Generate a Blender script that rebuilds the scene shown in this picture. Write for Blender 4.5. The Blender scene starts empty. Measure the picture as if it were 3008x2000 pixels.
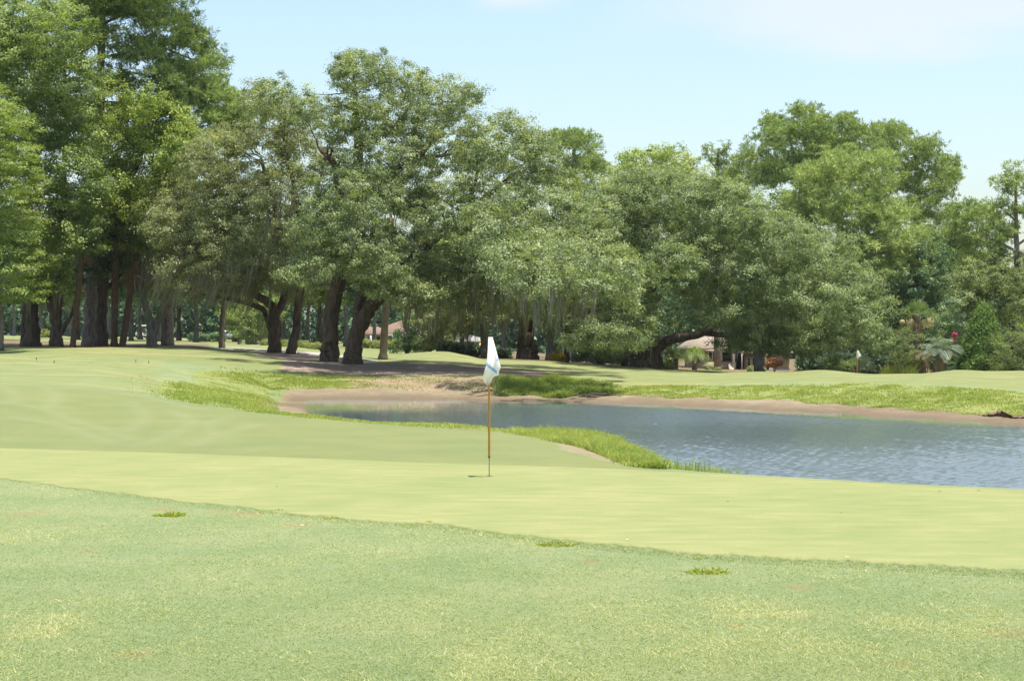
import bpy, math, numpy as np
from mathutils import Vector
F, H, UC, VC = 5000.0, 2.07, 1504.0, 1000.0
WATER = -0.8
scene = bpy.context.scene
COL = scene.collection
R0 = np.random.default_rng(7)

def P(u, v, Y):
    u, v, Y = np.asarray(u, float), np.asarray(v, float), np.asarray(Y, float)
    return np.stack(np.broadcast_arrays((u - UC) / F * Y, Y, H - (v - VC) / F * Y), -1)

# ------------------------------------------------------------------ mesh helpers
def np_mesh(name, v, faces, mat, parent=None, attrs=None, smooth=False, origin=None, mat_idx=None):
    """faces: (M,k) int array or list of such arrays"""
    v = np.asarray(v, np.float32)
    if origin is not None:
        v = v - np.asarray(origin, np.float32)
    if not isinstance(faces, list):
        faces = [faces]
    faces = [np.asarray(f, np.int32) for f in faces if len(f)]
    me = bpy.data.meshes.new(name)
    me.vertices.add(len(v)); me.vertices.foreach_set('co', v.ravel())
    loops = np.concatenate([f.ravel() for f in faces])
    sizes = np.concatenate([np.full(len(f), f.shape[1], np.int32) for f in faces])
    starts = np.concatenate([[0], np.cumsum(sizes)[:-1]]).astype(np.int32)
    me.loops.add(len(loops)); me.loops.foreach_set('vertex_index', loops)
    me.polygons.add(len(sizes)); me.polygons.foreach_set('loop_start', starts); me.polygons.foreach_set('loop_total', sizes)
    if smooth:
        me.polygons.foreach_set('use_smooth', np.ones(len(sizes), bool))
    if mat_idx is not None:
        me.polygons.foreach_set('material_index', np.asarray(mat_idx, np.int32))
    for k, a in (attrs or {}).items():
        a = np.asarray(a, np.float32)
        if a.ndim == 1:
            at = me.attributes.new(k, 'FLOAT', 'POINT'); at.data.foreach_set('value', a)
        else:
            at = me.attributes.new(k, 'FLOAT_VECTOR', 'POINT'); at.data.foreach_set('vector', a.ravel())
    for m in (mat if isinstance(mat, (list, tuple)) else [mat]):
        me.materials.append(m)
    me.update(calc_edges=True)
    o = bpy.data.objects.new(name, me); COL.objects.link(o)
    if parent is not None:
        o.parent = parent
    elif origin is not None:
        o.location = origin
    return o

def tag(o, label=None, cat=None, group=None, kind=None):
    for k, x in (('label', label), ('category', cat), ('group', group), ('kind', kind)):
        if x: o[k] = x
    return o

def thing(name, label, cat, loc, group=None):
    o = bpy.data.objects.new(name, None); COL.objects.link(o)
    o.location = [float(c) for c in loc]; o.empty_display_size = .3
    return tag(o, label, cat, group)

class MB:
    """collects shapes for ONE mesh"""
    def __init__(s): s.v, s.f, s.n = [], {}, 0
    def add(s, v, f):
        v = np.asarray(v, float); f = np.asarray(f, int)
        if not len(v): return s
        s.v.append(v); s.f.setdefault(f.shape[1], []).append(f + s.n); s.n += len(v); return s
    def box(s, c, d, rz=0.0, bev=0.0):
        c = np.asarray(c, float); hx, hy, hz = [k / 2 for k in d]
        if bev > 0:   # chamfered in plan
            b = bev; pl = [(-hx+b,-hy),(hx-b,-hy),(hx,-hy+b),(hx,hy-b),(hx-b,hy),(-hx+b,hy),(-hx,hy-b),(-hx,-hy+b)]
            rings = [(-hz,1-b/hx),(-hz+b,1),(hz-b,1),(hz,1-b/hx)]
            v = np.array([(x*k, y*k, z) for z, k in rings for x, y in pl])
            q = [[r*8+i, r*8+(i+1)%8, (r+1)*8+(i+1)%8, (r+1)*8+i] for r in range(3) for i in range(8)]
            self_v = v @ rotz(rz).T + c
            s.add(self_v, q); s.f.setdefault(8, []).append(np.array([list(range(7,-1,-1)), list(range(24,32))]) + s.n - 32); return s
        v = np.array([(x, y, z) for z in (-hz, hz) for x, y in ((-hx,-hy),(hx,-hy),(hx,hy),(-hx,hy))])
        return s.add(v @ rotz(rz).T + c, [(3,2,1,0),(4,5,6,7),(0,1,5,4),(1,2,6,5),(2,3,7,6),(3,0,4,7)])
    def tube(s, pts, r, k=8, cap=True, rough=0.0, rng=None):
        pts = np.asarray(pts, float); n = len(pts); r = np.broadcast_to(np.asarray(r, float), n)
        t = np.gradient(pts, axis=0); t /= np.linalg.norm(t, axis=1, keepdims=True) + 1e-9
        ref = np.where(np.abs(t[:, 2:3]) > .9, [[0., 1., 0.]], [[0., 0., 1.]])
        a = np.cross(t, ref); a /= np.linalg.norm(a, axis=1, keepdims=True) + 1e-9
        for i in range(1, n):      # keep the frame from flipping
            p = a[i-1] - t[i] * np.dot(a[i-1], t[i]); l = np.linalg.norm(p)
            if l > 1e-6: a[i] = p / l
        b = np.cross(t, a)
        th = np.arange(k) / k * 2 * np.pi
        rr = r[:, None] * np.ones((1, k))
        if rough and rng is not None:
            rr = rr * (1 + rough * rng.normal(0, 1, (1, k)) + rough * .6 * rng.normal(0, 1, (n, k)))
        v = pts[:, None] + rr[..., None] * (np.cos(th)[None, :, None] * a[:, None] + np.sin(th)[None, :, None] * b[:, None])
        i = np.arange(n-1)[:, None] * k; j = np.arange(k)[None]; j2 = (j + 1) % k
        q = np.stack([i+j, i+j2, i+k+j2, i+k+j], -1).reshape(-1, 4)
        s.add(v.reshape(-1, 3), q)
        if cap:
            s.f.setdefault(k, []).append(np.array([list(range(k-1, -1, -1)), list(range((n-1)*k, n*k))]) + s.n - n*k)
        return s
    def lathe(s, prof, c, k=16):
        prof = np.asarray(prof, float); n = len(prof); th = np.arange(k)/k*2*np.pi
        v = np.stack([prof[:, :1]*np.cos(th), prof[:, :1]*np.sin(th), prof[:, 1:]*np.ones((1, k))], -1).reshape(-1, 3) + np.asarray(c)
        i = np.arange(n-1)[:, None]*k; j = np.arange(k)[None]; j2 = (j+1) % k
        return s.add(v, np.stack([i+j, i+j2, i+k+j2, i+k+j], -1).reshape(-1, 4))
    def build(s, name, mat, parent=None, origin=None, smooth=False, attrs=None):
        return np_mesh(name, np.concatenate(s.v), [np.concatenate(x) for x in s.f.values()], mat, parent, attrs, smooth, origin)

def rotz(a):
    c, s_ = math.cos(a), math.sin(a); return np.array([[c, -s_, 0], [s_, c, 0], [0, 0, 1.]])

def spline(pts, n):
    """smooth resample of a polyline (rows of any width)"""
    pts = np.asarray(pts, float)
    if len(pts) == 2:
        return pts[0] + (pts[1]-pts[0]) * np.linspace(0, 1, n)[:, None]
    p = np.vstack([2*pts[0]-pts[1], pts, 2*pts[-1]-pts[-2]])
    t = np.linspace(0, len(pts)-1-1e-6, n); i = t.astype(int); f = (t-i)[:, None]
    a, b, c, d = p[i], p[i+1], p[i+2], p[i+3]
    return .5*((2*b)+(c-a)*f+(2*a-5*b+4*c-d)*f**2+(3*b-a-3*c+d)*f**3)

def nrm(a): return a / (np.linalg.norm(a, axis=-1, keepdims=True) + 1e-9)

def leaf_quads(c, n, t, L, W, bend=0.0):
    """diamond leaves: centre, normal, axis, length, width"""
    s = nrm(np.cross(n, t)); t = nrm(np.cross(s, n)); L = np.asarray(L)[:, None]; W = np.asarray(W)[:, None]
    v = np.stack([c - t*L*.5, c + s*W*.5 + t*L*.05 + n*bend*W, c + t*L*.5, c - s*W*.5 + t*L*.05 + n*bend*W], 1)
    return v.reshape(-1, 3), np.arange(len(c)*4).reshape(-1, 4)

# ------------------------------------------------------------------ materials
def newmat(name):
    m = bpy.data.materials.new(name); m.use_nodes = True
    return m, m.node_tree.nodes, m.node_tree.links, m.node_tree.nodes['Principled BSDF']

def ramp(N, stops):
    r = N.new('ShaderNodeValToRGB'); e = r.color_ramp.elements
    while len(e) < len(stops): e.new(.5)
    for x, (p, c) in zip(e, stops): x.position = p; x.color = (*c, 1)
    return r

def noise(N, L, scale, detail=4, rough=.6, vec=None, dist=0):
    n = N.new('ShaderNodeTexNoise'); n.inputs['Scale'].default_value = scale
    n.inputs['Detail'].default_value = detail; n.inputs['Roughness'].default_value = rough; n.inputs['Distortion'].default_value = dist
    if vec is not None: L.new(vec, n.inputs['Vector'])
    return n

def math_(N, L, op, a, b=None, c=None, clamp=False):
    m = N.new('ShaderNodeMath'); m.operation = op; m.use_clamp = clamp
    for i, x in enumerate((a, b, c)):
        if x is None: continue
        if isinstance(x, (int, float)): m.inputs[i].default_value = x
        else: L.new(x, m.inputs[i])
    return m.outputs[0]

def mixc(N, L, fac, a, b, mode='MIX'):
    m = N.new('ShaderNodeMix'); m.data_type = 'RGBA'; m.blend_type = mode
    if isinstance(fac, (int, float)): m.inputs[0].default_value = fac
    else: L.new(fac, m.inputs[0])
    for k, x in ((6, a), (7, b)):
        if isinstance(x, tuple): m.inputs[k].default_value = (*x, 1)
        else: L.new(x, m.inputs[k])
    return m.outputs[2]

def attrn(N, k):
    a = N.new('ShaderNodeAttribute'); a.attribute_name = k; return a.outputs['Fac']

def leaf_mat(name, dark, light, trans=.3, rough=.42, spec=.45, third=None):
    k_ = GAIN.get(name, 1.22); dark, light = [tuple(c*k_ for c in q) for q in (dark, light)]; third = third and tuple(min(.62, c*k_) for c in third)
    trans = min(.45, trans*1.35); spec *= .55; rough = min(.9, rough+.06)
    m, N, L, b = newmat(name)
    at = N.new('ShaderNodeAttribute'); at.attribute_name = 'tint'
    st = [(0, dark), (.75, light)] + ([(1, third)] if third else [])
    r = ramp(N, st); L.new(at.outputs['Fac'], r.inputs[0])
    L.new(r.outputs[0], b.inputs['Base Color'])
    b.inputs['Roughness'].default_value = rough; b.inputs['Specular IOR Level'].default_value = spec
    tr = N.new('ShaderNodeBsdfTranslucent')
    tc = mixc(N, L, 1.0, r.outputs[0], (1.0, 1.0, .45), 'MULTIPLY'); L.new(tc, tr.inputs['Color'])
    mx = N.new('ShaderNodeMixShader'); mx.inputs[0].default_value = trans
    L.new(b.outputs[0], mx.inputs[1]); L.new(tr.outputs[0], mx.inputs[2])
    L.new(mx.outputs[0], N['Material Output'].inputs[0])
    return m

def bark_mat(name, c1, c2, sc=6, bump=.5):
    m, N, L, b = newmat(name)
    tc = N.new('ShaderNodeTexCoord'); mp = N.new('ShaderNodeMapping'); mp.inputs['Scale'].default_value = (1, 1, .25)
    L.new(tc.outputs['Object'], mp.inputs[0])
    n = noise(N, L, sc, 6, .7, mp.outputs[0]); r = ramp(N, [(.32, c1), (.68, c2)]); L.new(n.outputs[0], r.inputs[0])
    L.new(r.outputs[0], b.inputs['Base Color']); b.inputs['Roughness'].default_value = .9; b.inputs['Specular IOR Level'].default_value = .15
    bp = N.new('ShaderNodeBump'); bp.inputs['Strength'].default_value = bump; bp.inputs['Distance'].default_value = .06
    L.new(n.outputs[0], bp.inputs['Height']); L.new(bp.outputs[0], b.inputs['Normal'])
    return m

def plain(name, col, rough=.6, spec=.3, var=.12, sc=3, metal=0, trans=0):
    m, N, L, b = newmat(name)
    tc = N.new('ShaderNodeTexCoord'); n = noise(N, L, sc, 5, .6, tc.outputs['Object'])
    r = ramp(N, [(.3, tuple(c*(1-var) for c in col)), (.7, tuple(min(1, c*(1+var)) for c in col))]); L.new(n.outputs[0], r.inputs[0])
    L.new(r.outputs[0], b.inputs['Base Color']); b.inputs['Roughness'].default_value = rough
    b.inputs['Specular IOR Level'].default_value = spec; b.inputs['Metallic'].default_value = metal
    if trans:
        tr = N.new('ShaderNodeBsdfTranslucent'); L.new(r.outputs[0], tr.inputs[0])
        mx = N.new('ShaderNodeMixShader'); mx.inputs[0].default_value = trans
        L.new(b.outputs[0], mx.inputs[1]); L.new(tr.outputs[0], mx.inputs[2]); L.new(mx.outputs[0], N['Material Output'].inputs[0])
    return m

M = {}
GAIN = {'cedar_leaf': 1.25, 'pine_needle': 1.2, 'yellow_pine_needle': 1.36, 'gum_leaf': 1.35, 'yellow_gum_leaf': 1.25, 'feathery_leaf': 1.2, 'grey_oak_leaf': 1.32, 'live_oak_leaf': 1.24, 'olive_oak_leaf': 1.26, 'bank_grass_blade': 1, 'rough_grass_blade': 1.12, 'spanish_moss': 1, 'croton_leaf': 1, 'pink_blossom': 1, 'pale_plume': 1, 'weed_blade': 1.05, 'hedge_leaf': 1}
M['oak'] = leaf_mat('live_oak_leaf', (.088,.122,.054), (.232,.282,.124), .28, .40, .5, (.40,.44,.215))
M['oak_olive'] = leaf_mat('olive_oak_leaf', (.100,.122,.052), (.258,.285,.128), .28, .42, .5, (.38,.40,.20))
M['oak_grey'] = leaf_mat('grey_oak_leaf', (.082,.118,.049), (.208,.255,.105), .28, .42, .45, (.29,.35,.165))
M['gum'] = leaf_mat('gum_leaf', (.080,.128,.040), (.232,.290,.092), .36, .42, .4, (.37,.42,.14))
M['gum_yellow'] = leaf_mat('yellow_gum_leaf', (.10,.155,.034), (.285,.350,.085), .38, .42, .4, (.43,.47,.13))
M['feather'] = leaf_mat('feathery_leaf', (.078,.132,.034), (.240,.305,.078), .36, .45, .4, (.38,.43,.12))
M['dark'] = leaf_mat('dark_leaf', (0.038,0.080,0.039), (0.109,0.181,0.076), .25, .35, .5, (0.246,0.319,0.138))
M['bright'] = leaf_mat('bright_leaf', (0.096,0.156,0.040), (0.240,0.312,0.085), .32, .42, .45, (0.384,0.420,0.160))
M['olive'] = leaf_mat('olive_leaf', (.085,.115,.042), (.205,.255,.092), .32, .45, .4, (.32,.35,.15))
M['pine'] = leaf_mat('pine_needle', (.085,.135,.045), (.250,.320,.098), .26, .5, .3, (.36,.42,.145))
M['pine_y'] = leaf_mat('yellow_pine_needle', (.110,.160,.055), (.285,.345,.115), .26, .5, .3, (.40,.44,.17))
M['cedar'] = leaf_mat('cedar_leaf', (.042,.085,.018), (.135,.22,.040), .25, .5, .3, (.21,.29,.06))
M['palm'] = leaf_mat('palm_leaf', (.06,.10,.03), (.16,.22,.07), .25, .35, .5, (.28,.32,.12))
M['pindo'] = leaf_mat('grey_palm_leaf', (.13,.18,.13), (.25,.31,.23), .2, .4, .4, (.36,.40,.28))
M['dead'] = leaf_mat('dead_frond', (.14,.085,.045), (.30,.20,.11), .2, .7, .2, (.42,.30,.18))
M['moss'] = leaf_mat('spanish_moss', (.15,.15,.10), (.27,.26,.18), .25, .9, .1, (.36,.34,.25))
M['plume'] = leaf_mat('pale_plume', (.45,.36,.18), (.62,.52,.30), .2, .8, .2)
M['pink'] = leaf_mat('pink_blossom', (.55,.04,.13), (.75,.10,.22), .2, .6, .2)
M['orange'] = leaf_mat('orange_leaf', (.32,.14,.045), (.50,.25,.10), .25, .6, .2, (.55,.36,.16))
M['yellow'] = leaf_mat('croton_leaf', (.25,.17,.02), (.42,.36,.03), .25, .5, .3, (.50,.20,.06))
M['hedge'] = leaf_mat('hedge_leaf', (.16,.20,.05), (.29,.33,.09), .3, .5, .3, (.38,.40,.13))
M['grassblade'] = leaf_mat('bank_grass_blade', (.19,.265,.062), (.37,.425,.105), .40, .5, .3, (.56,.52,.24))
M['roughblade'] = leaf_mat('rough_grass_blade', (.195,.258,.104), (.325,.378,.168), .3, .5, .3, (.58,.51,.28))
M['weed'] = leaf_mat('weed_blade', (.16,.24,.03), (.34,.38,.05), .3, .45, .3, (.45,.35,.10))
M['bark_oak'] = bark_mat('oak_bark', (.036,.026,.019), (.155,.115,.082), 5)
M['bark_grey'] = bark_mat('grey_bark', (.10,.09,.075), (.25,.225,.19), 5)
M['bark_pine'] = bark_mat('pine_bark', (.12,.095,.078), (.34,.28,.235), 7)
M['bark_palm'] = bark_mat('palm_bark', (.12,.095,.068), (.26,.215,.155), 9)
M['bark_brown'] = bark_mat('brown_palm_bark', (.10,.062,.04), (.21,.14,.095), 9)

def vnoise(x, y, s, seed=0):
    """smooth value noise 0..1, two octaves"""
    tot = 0
    for o, w in ((1., .65), (2.17, .35)):
        X, Yq = np.asarray(x, float)*s*o+seed*17.3, np.asarray(y, float)*s*o-seed*9.1
        i, j = np.floor(X), np.floor(Yq); fx, fy = X-i, Yq-j; fx = fx*fx*(3-2*fx); fy = fy*fy*(3-2*fy)
        hsh = lambda a, b: np.modf(np.abs(np.sin(a*127.1+b*311.7+o*74.7)*43758.5453))[0]
        tot = tot+w*((hsh(i,j)*(1-fx)+hsh(i+1,j)*fx)*(1-fy)+(hsh(i,j+1)*(1-fx)+hsh(i+1,j+1)*fx)*fy)
    return tot
lownoise = vnoise


# ------------------------------------------------------------------ terrain
def pchip_slopes(x, y):
    h = np.diff(x); d = np.diff(y) / h; m = np.zeros_like(y)
    s = d[:-1] * d[1:] > 0
    w1 = 2*h[1:] + h[:-1]; w2 = h[1:] + 2*h[:-1]
    with np.errstate(all='ignore'):
        mm = (w1 + w2) / (w1 / d[:-1] + w2 / d[1:])
    m[1:-1] = np.where(s, mm, 0); m[0] = d[0]; m[-1] = d[-1]
    return m
def pchip(x, y, q):
    x, y = np.asarray(x, float), np.asarray(y, float); m = pchip_slopes(x, y)
    q = np.clip(q, x[0], x[-1]); i = np.clip(np.searchsorted(x, q) - 1, 0, len(x)-2)
    h = x[i+1]-x[i]; t = (q-x[i])/h
    return (1+2*t)*(1-t)**2*y[i] + t*(1-t)**2*h*m[i] + t*t*(3-2*t)*y[i+1] + t*t*(t-1)*h*m[i+1]

NEAR = [(-1500,1322),(-1350,1334),(-600,1345),(0,1407),(255,1439),(510,1470),(765,1499),(893,1514),(1084,1531),(1276,1542),(1531,1575),(1786,1601),(2041,1627),(2296,1641),(2551,1653),(2806,1667),(3008,1677),(3600,1712),(4300,1690),(4600,1600)]
FAR = [(-1500,1320),(-1350,1309),(-600,1300),(0,1316),(255,1324),(510,1331),(765,1341),(1020,1350),(1276,1360),(1438,1365),(1658,1371),(1913,1382),(2169,1397),(2424,1412),(2679,1426),(3008,1440),(3600,1474),(4300,1530),(4600,1598)]
def Yflat(v): return H*F/(v-VC)
# semantic curves 3..13 : (u, Y, v)  ('z', value) possible instead of v
Z = lambda z: ('z', z)
CUR = {
 3: [(0,56,1123),(255,55,1140),(510,52,1174),(765,47,1213),(893,45.5,1231),(1084,45,1246),(1276,44,1257),(1504,41,1270),(1600,39,1288),(1700,36.5,1312),(1780,33,1348),(1840,30.8,1366),(1926,29.6,1379),(2169,28.6,1404),(2424,27.6,1420),(2700,26.6,1437),(3008,25.6,1452)],
 4: [(0,62,1108),(255,61,1118),(510,58,1160),(765,55,1207),(893,54,1224),(960,52.5,Z(-.8)),(1276,50.5,Z(-.8)),(1504,51,Z(-.8)),(1600,51.4,Z(-.8)),(1700,51,Z(-.8)),(1800,49,Z(-.8)),(1840,47.2,Z(-.8)),(1870,45.2,Z(-.8)),(1910,41,Z(-.8)),(1940,37,Z(-.8)),(2000,33.8,Z(-.8)),(2169,32.5,Z(-.8)),(2424,31,Z(-.8)),(2700,30,Z(-.8)),(3008,29,Z(-.8))],
 5: [(0,68,1096),(255,68,1102),(510,64,1150),(700,63,1180),(765,62,1196),(893,63,1208),(960,57,Z(-1.25)),(1276,54.5,Z(-1.3)),(1504,55,Z(-1.3)),(1700,55,Z(-1.3)),(1840,51.2,Z(-1.3)),(1910,45,Z(-1.3)),(1940,41,Z(-1.3)),(2000,38,Z(-1.3)),(2169,37,Z(-1.3)),(3008,33,Z(-1.3))],
 6: [(0,75,1083),(255,75,1086),(510,70,1138),(700,70,1168),(765,70,1186),(893,72,1197),(950,80,Z(-1.2)),(1276,76,Z(-1.3)),(1504,74,Z(-1.3)),(1926,68,Z(-1.3)),(2424,58,Z(-1.3)),(3008,50,Z(-1.3))],
 7: [(0,82,1070),(255,82,1073),(510,77,1120),(700,78,1146),(800,81,1166),(870,84.5,1170),(1000,84.4,Z(-.8)),(1276,82,Z(-.8)),(1504,81,Z(-.8)),(1700,80,Z(-.8)),(1913,76.5,Z(-.8)),(2169,71.7,Z(-.8)),(2424,67,Z(-.8)),(2700,62,Z(-.8)),(3008,58,Z(-.8))],
 8: [(0,90,1057),(255,90,1058),(510,84,1096),(700,84,1120),(800,86,1145),(1000,87.5,1142),(1276,86,1147),(1504,84,1152),(1650,83,1165),(1750,82.5,1165),(1913,80,1163),(2169,76,1168),(2424,72,1182),(2700,67,1197),(2850,64,1212),(3008,63,1225)],
 9: [(0,98,1043),(255,98,1043),(510,92,1068),(700,91,1090),(800,91,1104),(1000,92,1106),(1276,91,1110),(1504,89,1114),(1700,88,1124),(1913,85,1134),(2169,82,1136),(2424,79,1132),(2700,74,1138),(3008,70,1155)],
 10:[(0,106,1029),(255,106,1022),(510,106,1026),(700,106,1036),(805,105,1048),(970,102,1063),(1130,102,1072),(1276,103,1074),(1504,103,1080),(1700,104,1090),(1913,106,1100),(2100,112,1100),(2200,116,1094),(2300,118,1095),(2420,118,1089),(2580,117,1100),(2700,115,1098),(2817,113,1089),(2930,112,1094),(3008,112,1092)],
 11:[(0,118,1018),(255,118,1018),(510,118,1018),(700,118,1027),(805,118,1029),(970,120,1040),(1130,122,1050),(1200,124,1042),(1310,127,1035),(1370,127,1045),(1420,127,1056),(1504,127,1058),(1700,127,1070),(1913,127,1084),(2169,132,1096),(2300,132,1099),(2424,132,1095),(2580,132,1105),(2817,130,1097),(3008,130,1099)],
 12:[(0,170,994),(255,170,1000),(510,170,1006),(765,170,1010),(970,170,1024),(1130,170,1032),(1310,170,1046),(1504,170,1056),(1700,170,1066),(1913,180,1080),(2169,190,1090),(2424,190,1093),(2700,190,1094),(3008,190,1090)],
 13:[(0,320,985),(255,320,988),(510,320,992),(765,320,1000),(970,320,1008),(1130,320,1012),(1504,320,1030),(1913,320,1050),(3008,320,1050)],
}
ULIST = np.concatenate([np.linspace(-9000,-1000,17)[:-1], np.arange(-1000, 4000, 5.5), np.linspace(4000,12000,17)])
YROWS = np.concatenate([[1.5,3,5,7], np.exp(np.arange(math.log(8.5), math.log(205), .0046)), np.geomspace(206, 4000, 40)])
UQ = np.clip(ULIST, -600, 3600)
def curve_eval(k, uq):
    pts = CUR[k]; uu = [p[0] for p in pts]; YY = [p[1] for p in pts]
    zz = [p[2][1] if isinstance(p[2], tuple) else H-(p[2]-VC)/F*p[1] for p in pts]
    return pchip(uu, YY, uq), pchip(uu, zz, uq)
KY = [np.full(len(UQ), .5)]; KZ = [np.zeros(len(UQ))]
for c in (NEAR, FAR):
    KY.append(Yflat(pchip([p[0] for p in c], [p[1] for p in c], UQ))); KZ.append(np.zeros(len(UQ)))
for k in range(3, 14):
    a, b = curve_eval(k, UQ); KY.append(a); KZ.append(b)
KY.append(np.full(len(UQ), 4100.)); KZ.append(np.full(len(UQ), 5.))
KY = np.array(KY).T; KZ = np.array(KZ).T            # (C,15)
GZ = np.zeros((len(UQ), len(YROWS))); GT = np.zeros_like(GZ)
for c in range(len(UQ)):
    yk = np.maximum.accumulate(KY[c] + np.arange(15)*1e-3)
    GZ[c] = pchip(yk, KZ[c], YROWS); GT[c] = np.interp(YROWS, yk, np.arange(15.))
GX = (ULIST[:, None]-UC)/F*YROWS[None]; GY = np.broadcast_to(YROWS[None], GX.shape)
# gentle unevenness everywhere but the green
amp = np.clip((GT-2.3)/.6, 0, 1)*np.clip((205-GY)/40, 0, 1)
und = .035*np.sin(GX*.55+GY*.23)+.03*np.sin(GY*.41-GX*.31+1.3)+.02*np.sin(GX*1.7+.8*GY)
rough_bank = ((GT>6.9)&(GT<9.2))*.34*(.6*vnoise(GX, GY, .55, 3)+.4*vnoise(GX, GY, 1.7, 4)-.5)
GZ = GZ + amp*(und + rough_bank*np.clip((9.2-GT)/.5,0,1))
bad = (GZ > WATER-.02) & (GT > 4.3) & (GT < 6.7) & (UQ[:, None] > 980)
GZ[bad] = WATER-.3
def ground_z(x, y):
    x, y = np.asarray(x, float), np.asarray(y, float)
    u = x/y*F+UC
    i = np.clip(np.searchsorted(ULIST, u)-1, 0, len(ULIST)-2); j = np.clip(np.searchsorted(YROWS, y)-1, 0, len(YROWS)-2)
    fu = np.clip((u-ULIST[i])/(ULIST[i+1]-ULIST[i]), 0, 1); fy = np.clip((y-YROWS[j])/(YROWS[j+1]-YROWS[j]), 0, 1)
    return (GZ[i,j]*(1-fu)+GZ[i+1,j]*fu)*(1-fy)+(GZ[i,j+1]*(1-fu)+GZ[i+1,j+1]*fu)*fy
def ground_t(u, y):
    i = np.clip(np.searchsorted(ULIST, u)-1, 0, len(ULIST)-2); j = np.clip(np.searchsorted(YROWS, y)-1, 0, len(YROWS)-2)
    return GT[i, j]
def G(u, Y):
    """ground point under picture column u at depth Y"""
    x = (np.asarray(u, float)-UC)/F*Y
    return np.array([float(x), float(Y), float(ground_z(x, Y))])

def sstep(a, b, x): 
    t = np.clip((x-a)/(b-a), 0, 1); return t*t*(3-2*t)
def build_ground():
    U = np.broadcast_to(ULIST[:, None], GZ.shape); T = GT; Vp = VC+(H-GZ)*F/GY
    band = lambda a, b, x, s: sstep(a-s, a+s, x)*(1-sstep(b-s, b+s, x))
    fair = band(2, 3, T, .03)*(1-sstep(1880, 2000, U))
    fair = np.maximum(fair, .55*sstep(2.98, 3.1, T)*(1-sstep(420, 620, U))*(1-sstep(10.0, 10.3, T)))
    fair = np.maximum(fair, sstep(9.0, 9.3, T)*(1-sstep(11.0,11.5,T)))
    bank = np.maximum(band(2.97, 4.6, T, .05)*sstep(700, 900, U), sstep(1780,1880,U)*band(2.5, 4.4, T, .2))
    bank = np.maximum(bank, band(3.7, 6.6, T, .4)*band(470, 800, U, 40))
    bank = np.maximum(bank, band(8.0, 9.0, T, .12)*sstep(560, 760, U))
    bank = np.maximum(bank, .8*band(6.6, 8.9, T, .4)*band(560, 800, U, 60))
    sand = band(6.6, 8.02, T, .10)*sstep(790, 870, U)
    sand = np.maximum(sand, band(4.15, 6.6, T, .3)*band(750, 960, U, 30))
    sand = np.maximum(sand, band(4.6, 7.2, T, .2)*sstep(900, 960, U))
    litter = band(8.0, 9.05, T, .2)*band(1020, 1490, U, 90)
    dirt = band(2.45, 3.02, T, .10)*band(1640, 1850, U, 50)
    mulch = band(9.18, 10.06, T, .10)*band(830, 1640, U, 60)*(1-sstep(0, 1, (U-1300)/420*(1) - (10.0-T)*.0))
    mulch = np.maximum(mulch, band(9.15, 9.75, T, .12)*band(900, 1650, U, 60))
    mulch = np.maximum(mulch, band(9.9, 10.8, T, .12)*band(750, 930, U, 40))
    forest = np.maximum(sstep(10.55, 10.75, T)*(1-sstep(11.5, 11.8, T))*(1-sstep(560, 680, U)), sstep(11.05, 11.2, T)*sstep(1420, 1500, U))
    forest = np.maximum(forest, sstep(11.5, 11.9, T)*sstep(540,640,U)*0)
    # arcs left by mowers
    arcs = [[(120,1130),(150,1160),(165,1190),(150,1210),(125,1222)], [(0,1210),(125,1224),(200,1250),(300,1275),(390,1302)],
            [(385,1188),(410,1215),(425,1240),(410,1260),(370,1282)], [(505,1208),(540,1240),(560,1257),(520,1285),(450,1305),(395,1318)],
            [(0,1150),(35,1180),(48,1200),(30,1214),(0,1216)], [(660,1240),(612,1262),(650,1300)], [(170,1150),(300,1152),(450,1170),(600,1200)],
            [(230,1120),(330,1105),(420,1095)],[(300,1140),(390,1120),(470,1108)],[(40,1250),(180,1268),(330,1312)],[(760,1255),(640,1290),(560,1320)]]
    arc = np.zeros(GZ.shape); sel = (T > 2) & (T < 4.5) & (U > -50) & (U < 900)
    gx, gy = GX[sel], GY[sel]
    best = np.zeros(gx.shape)
    for a in arcs:
        q = spline(np.array(a, float), 60); yy = np.interp(q[:,1], [1085,1123,1174,1213,1231,1316], [80,57,51,46,44,33.5])
        px, py = (q[:,0]-UC)/F*yy, yy
        d = np.sqrt(((gx[:, None]-px)**2+(gy[:, None]-py)**2).min(1)); best = np.maximum(best, np.exp(-(d/.24)**2))
    arc[sel] = best
    dead = np.zeros(GZ.shape); s2 = T < 1.02
    for (u, v, r) in [(725,1508,.42),(640,1500,.25),(50,1513,.3),(110,1505,.25),(870,1540,.3),(1735,1647,.22),(1930,1722,.12),(480,1495,.3),(2160,1835,.15),(2350,1725,.25),(2960,1860,.3),(260,1620,.2),(2640,1950,.2),(400,1920,.25)]:
        yy = Yflat(v); xx = (u-UC)/F*yy
        d = np.sqrt(((GX-xx)/1.0)**2+((GY-yy)/1.3)**2); dead = np.maximum(dead, np.where(s2, np.exp(-(d/(r*.62))**2), 0))
    wet = np.clip(1.15-(GZ-WATER)/(.12+.22*vnoise(GX, GY, .9, 8)), 0, 1)*sand
    nc, nr = GZ.shape
    v = np.stack([GX, GY, GZ], -1).reshape(-1, 3)
    i = np.arange(nc-1)[:, None]*nr; j = np.arange(nr-1)[None]
    f = np.stack([i+j, i+nr+j, i+nr+j+1, i+j+1], -1).reshape(-1, 4)
    base = len(v)
    v = np.vstack([v, [(-2500,-800,-.02),(2500,-800,-.02),(2500,1.48,-.02),(-2500,1.48,-.02)]])
    pad = lambda a: np.concatenate([a.ravel(), np.zeros(4)])
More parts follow.
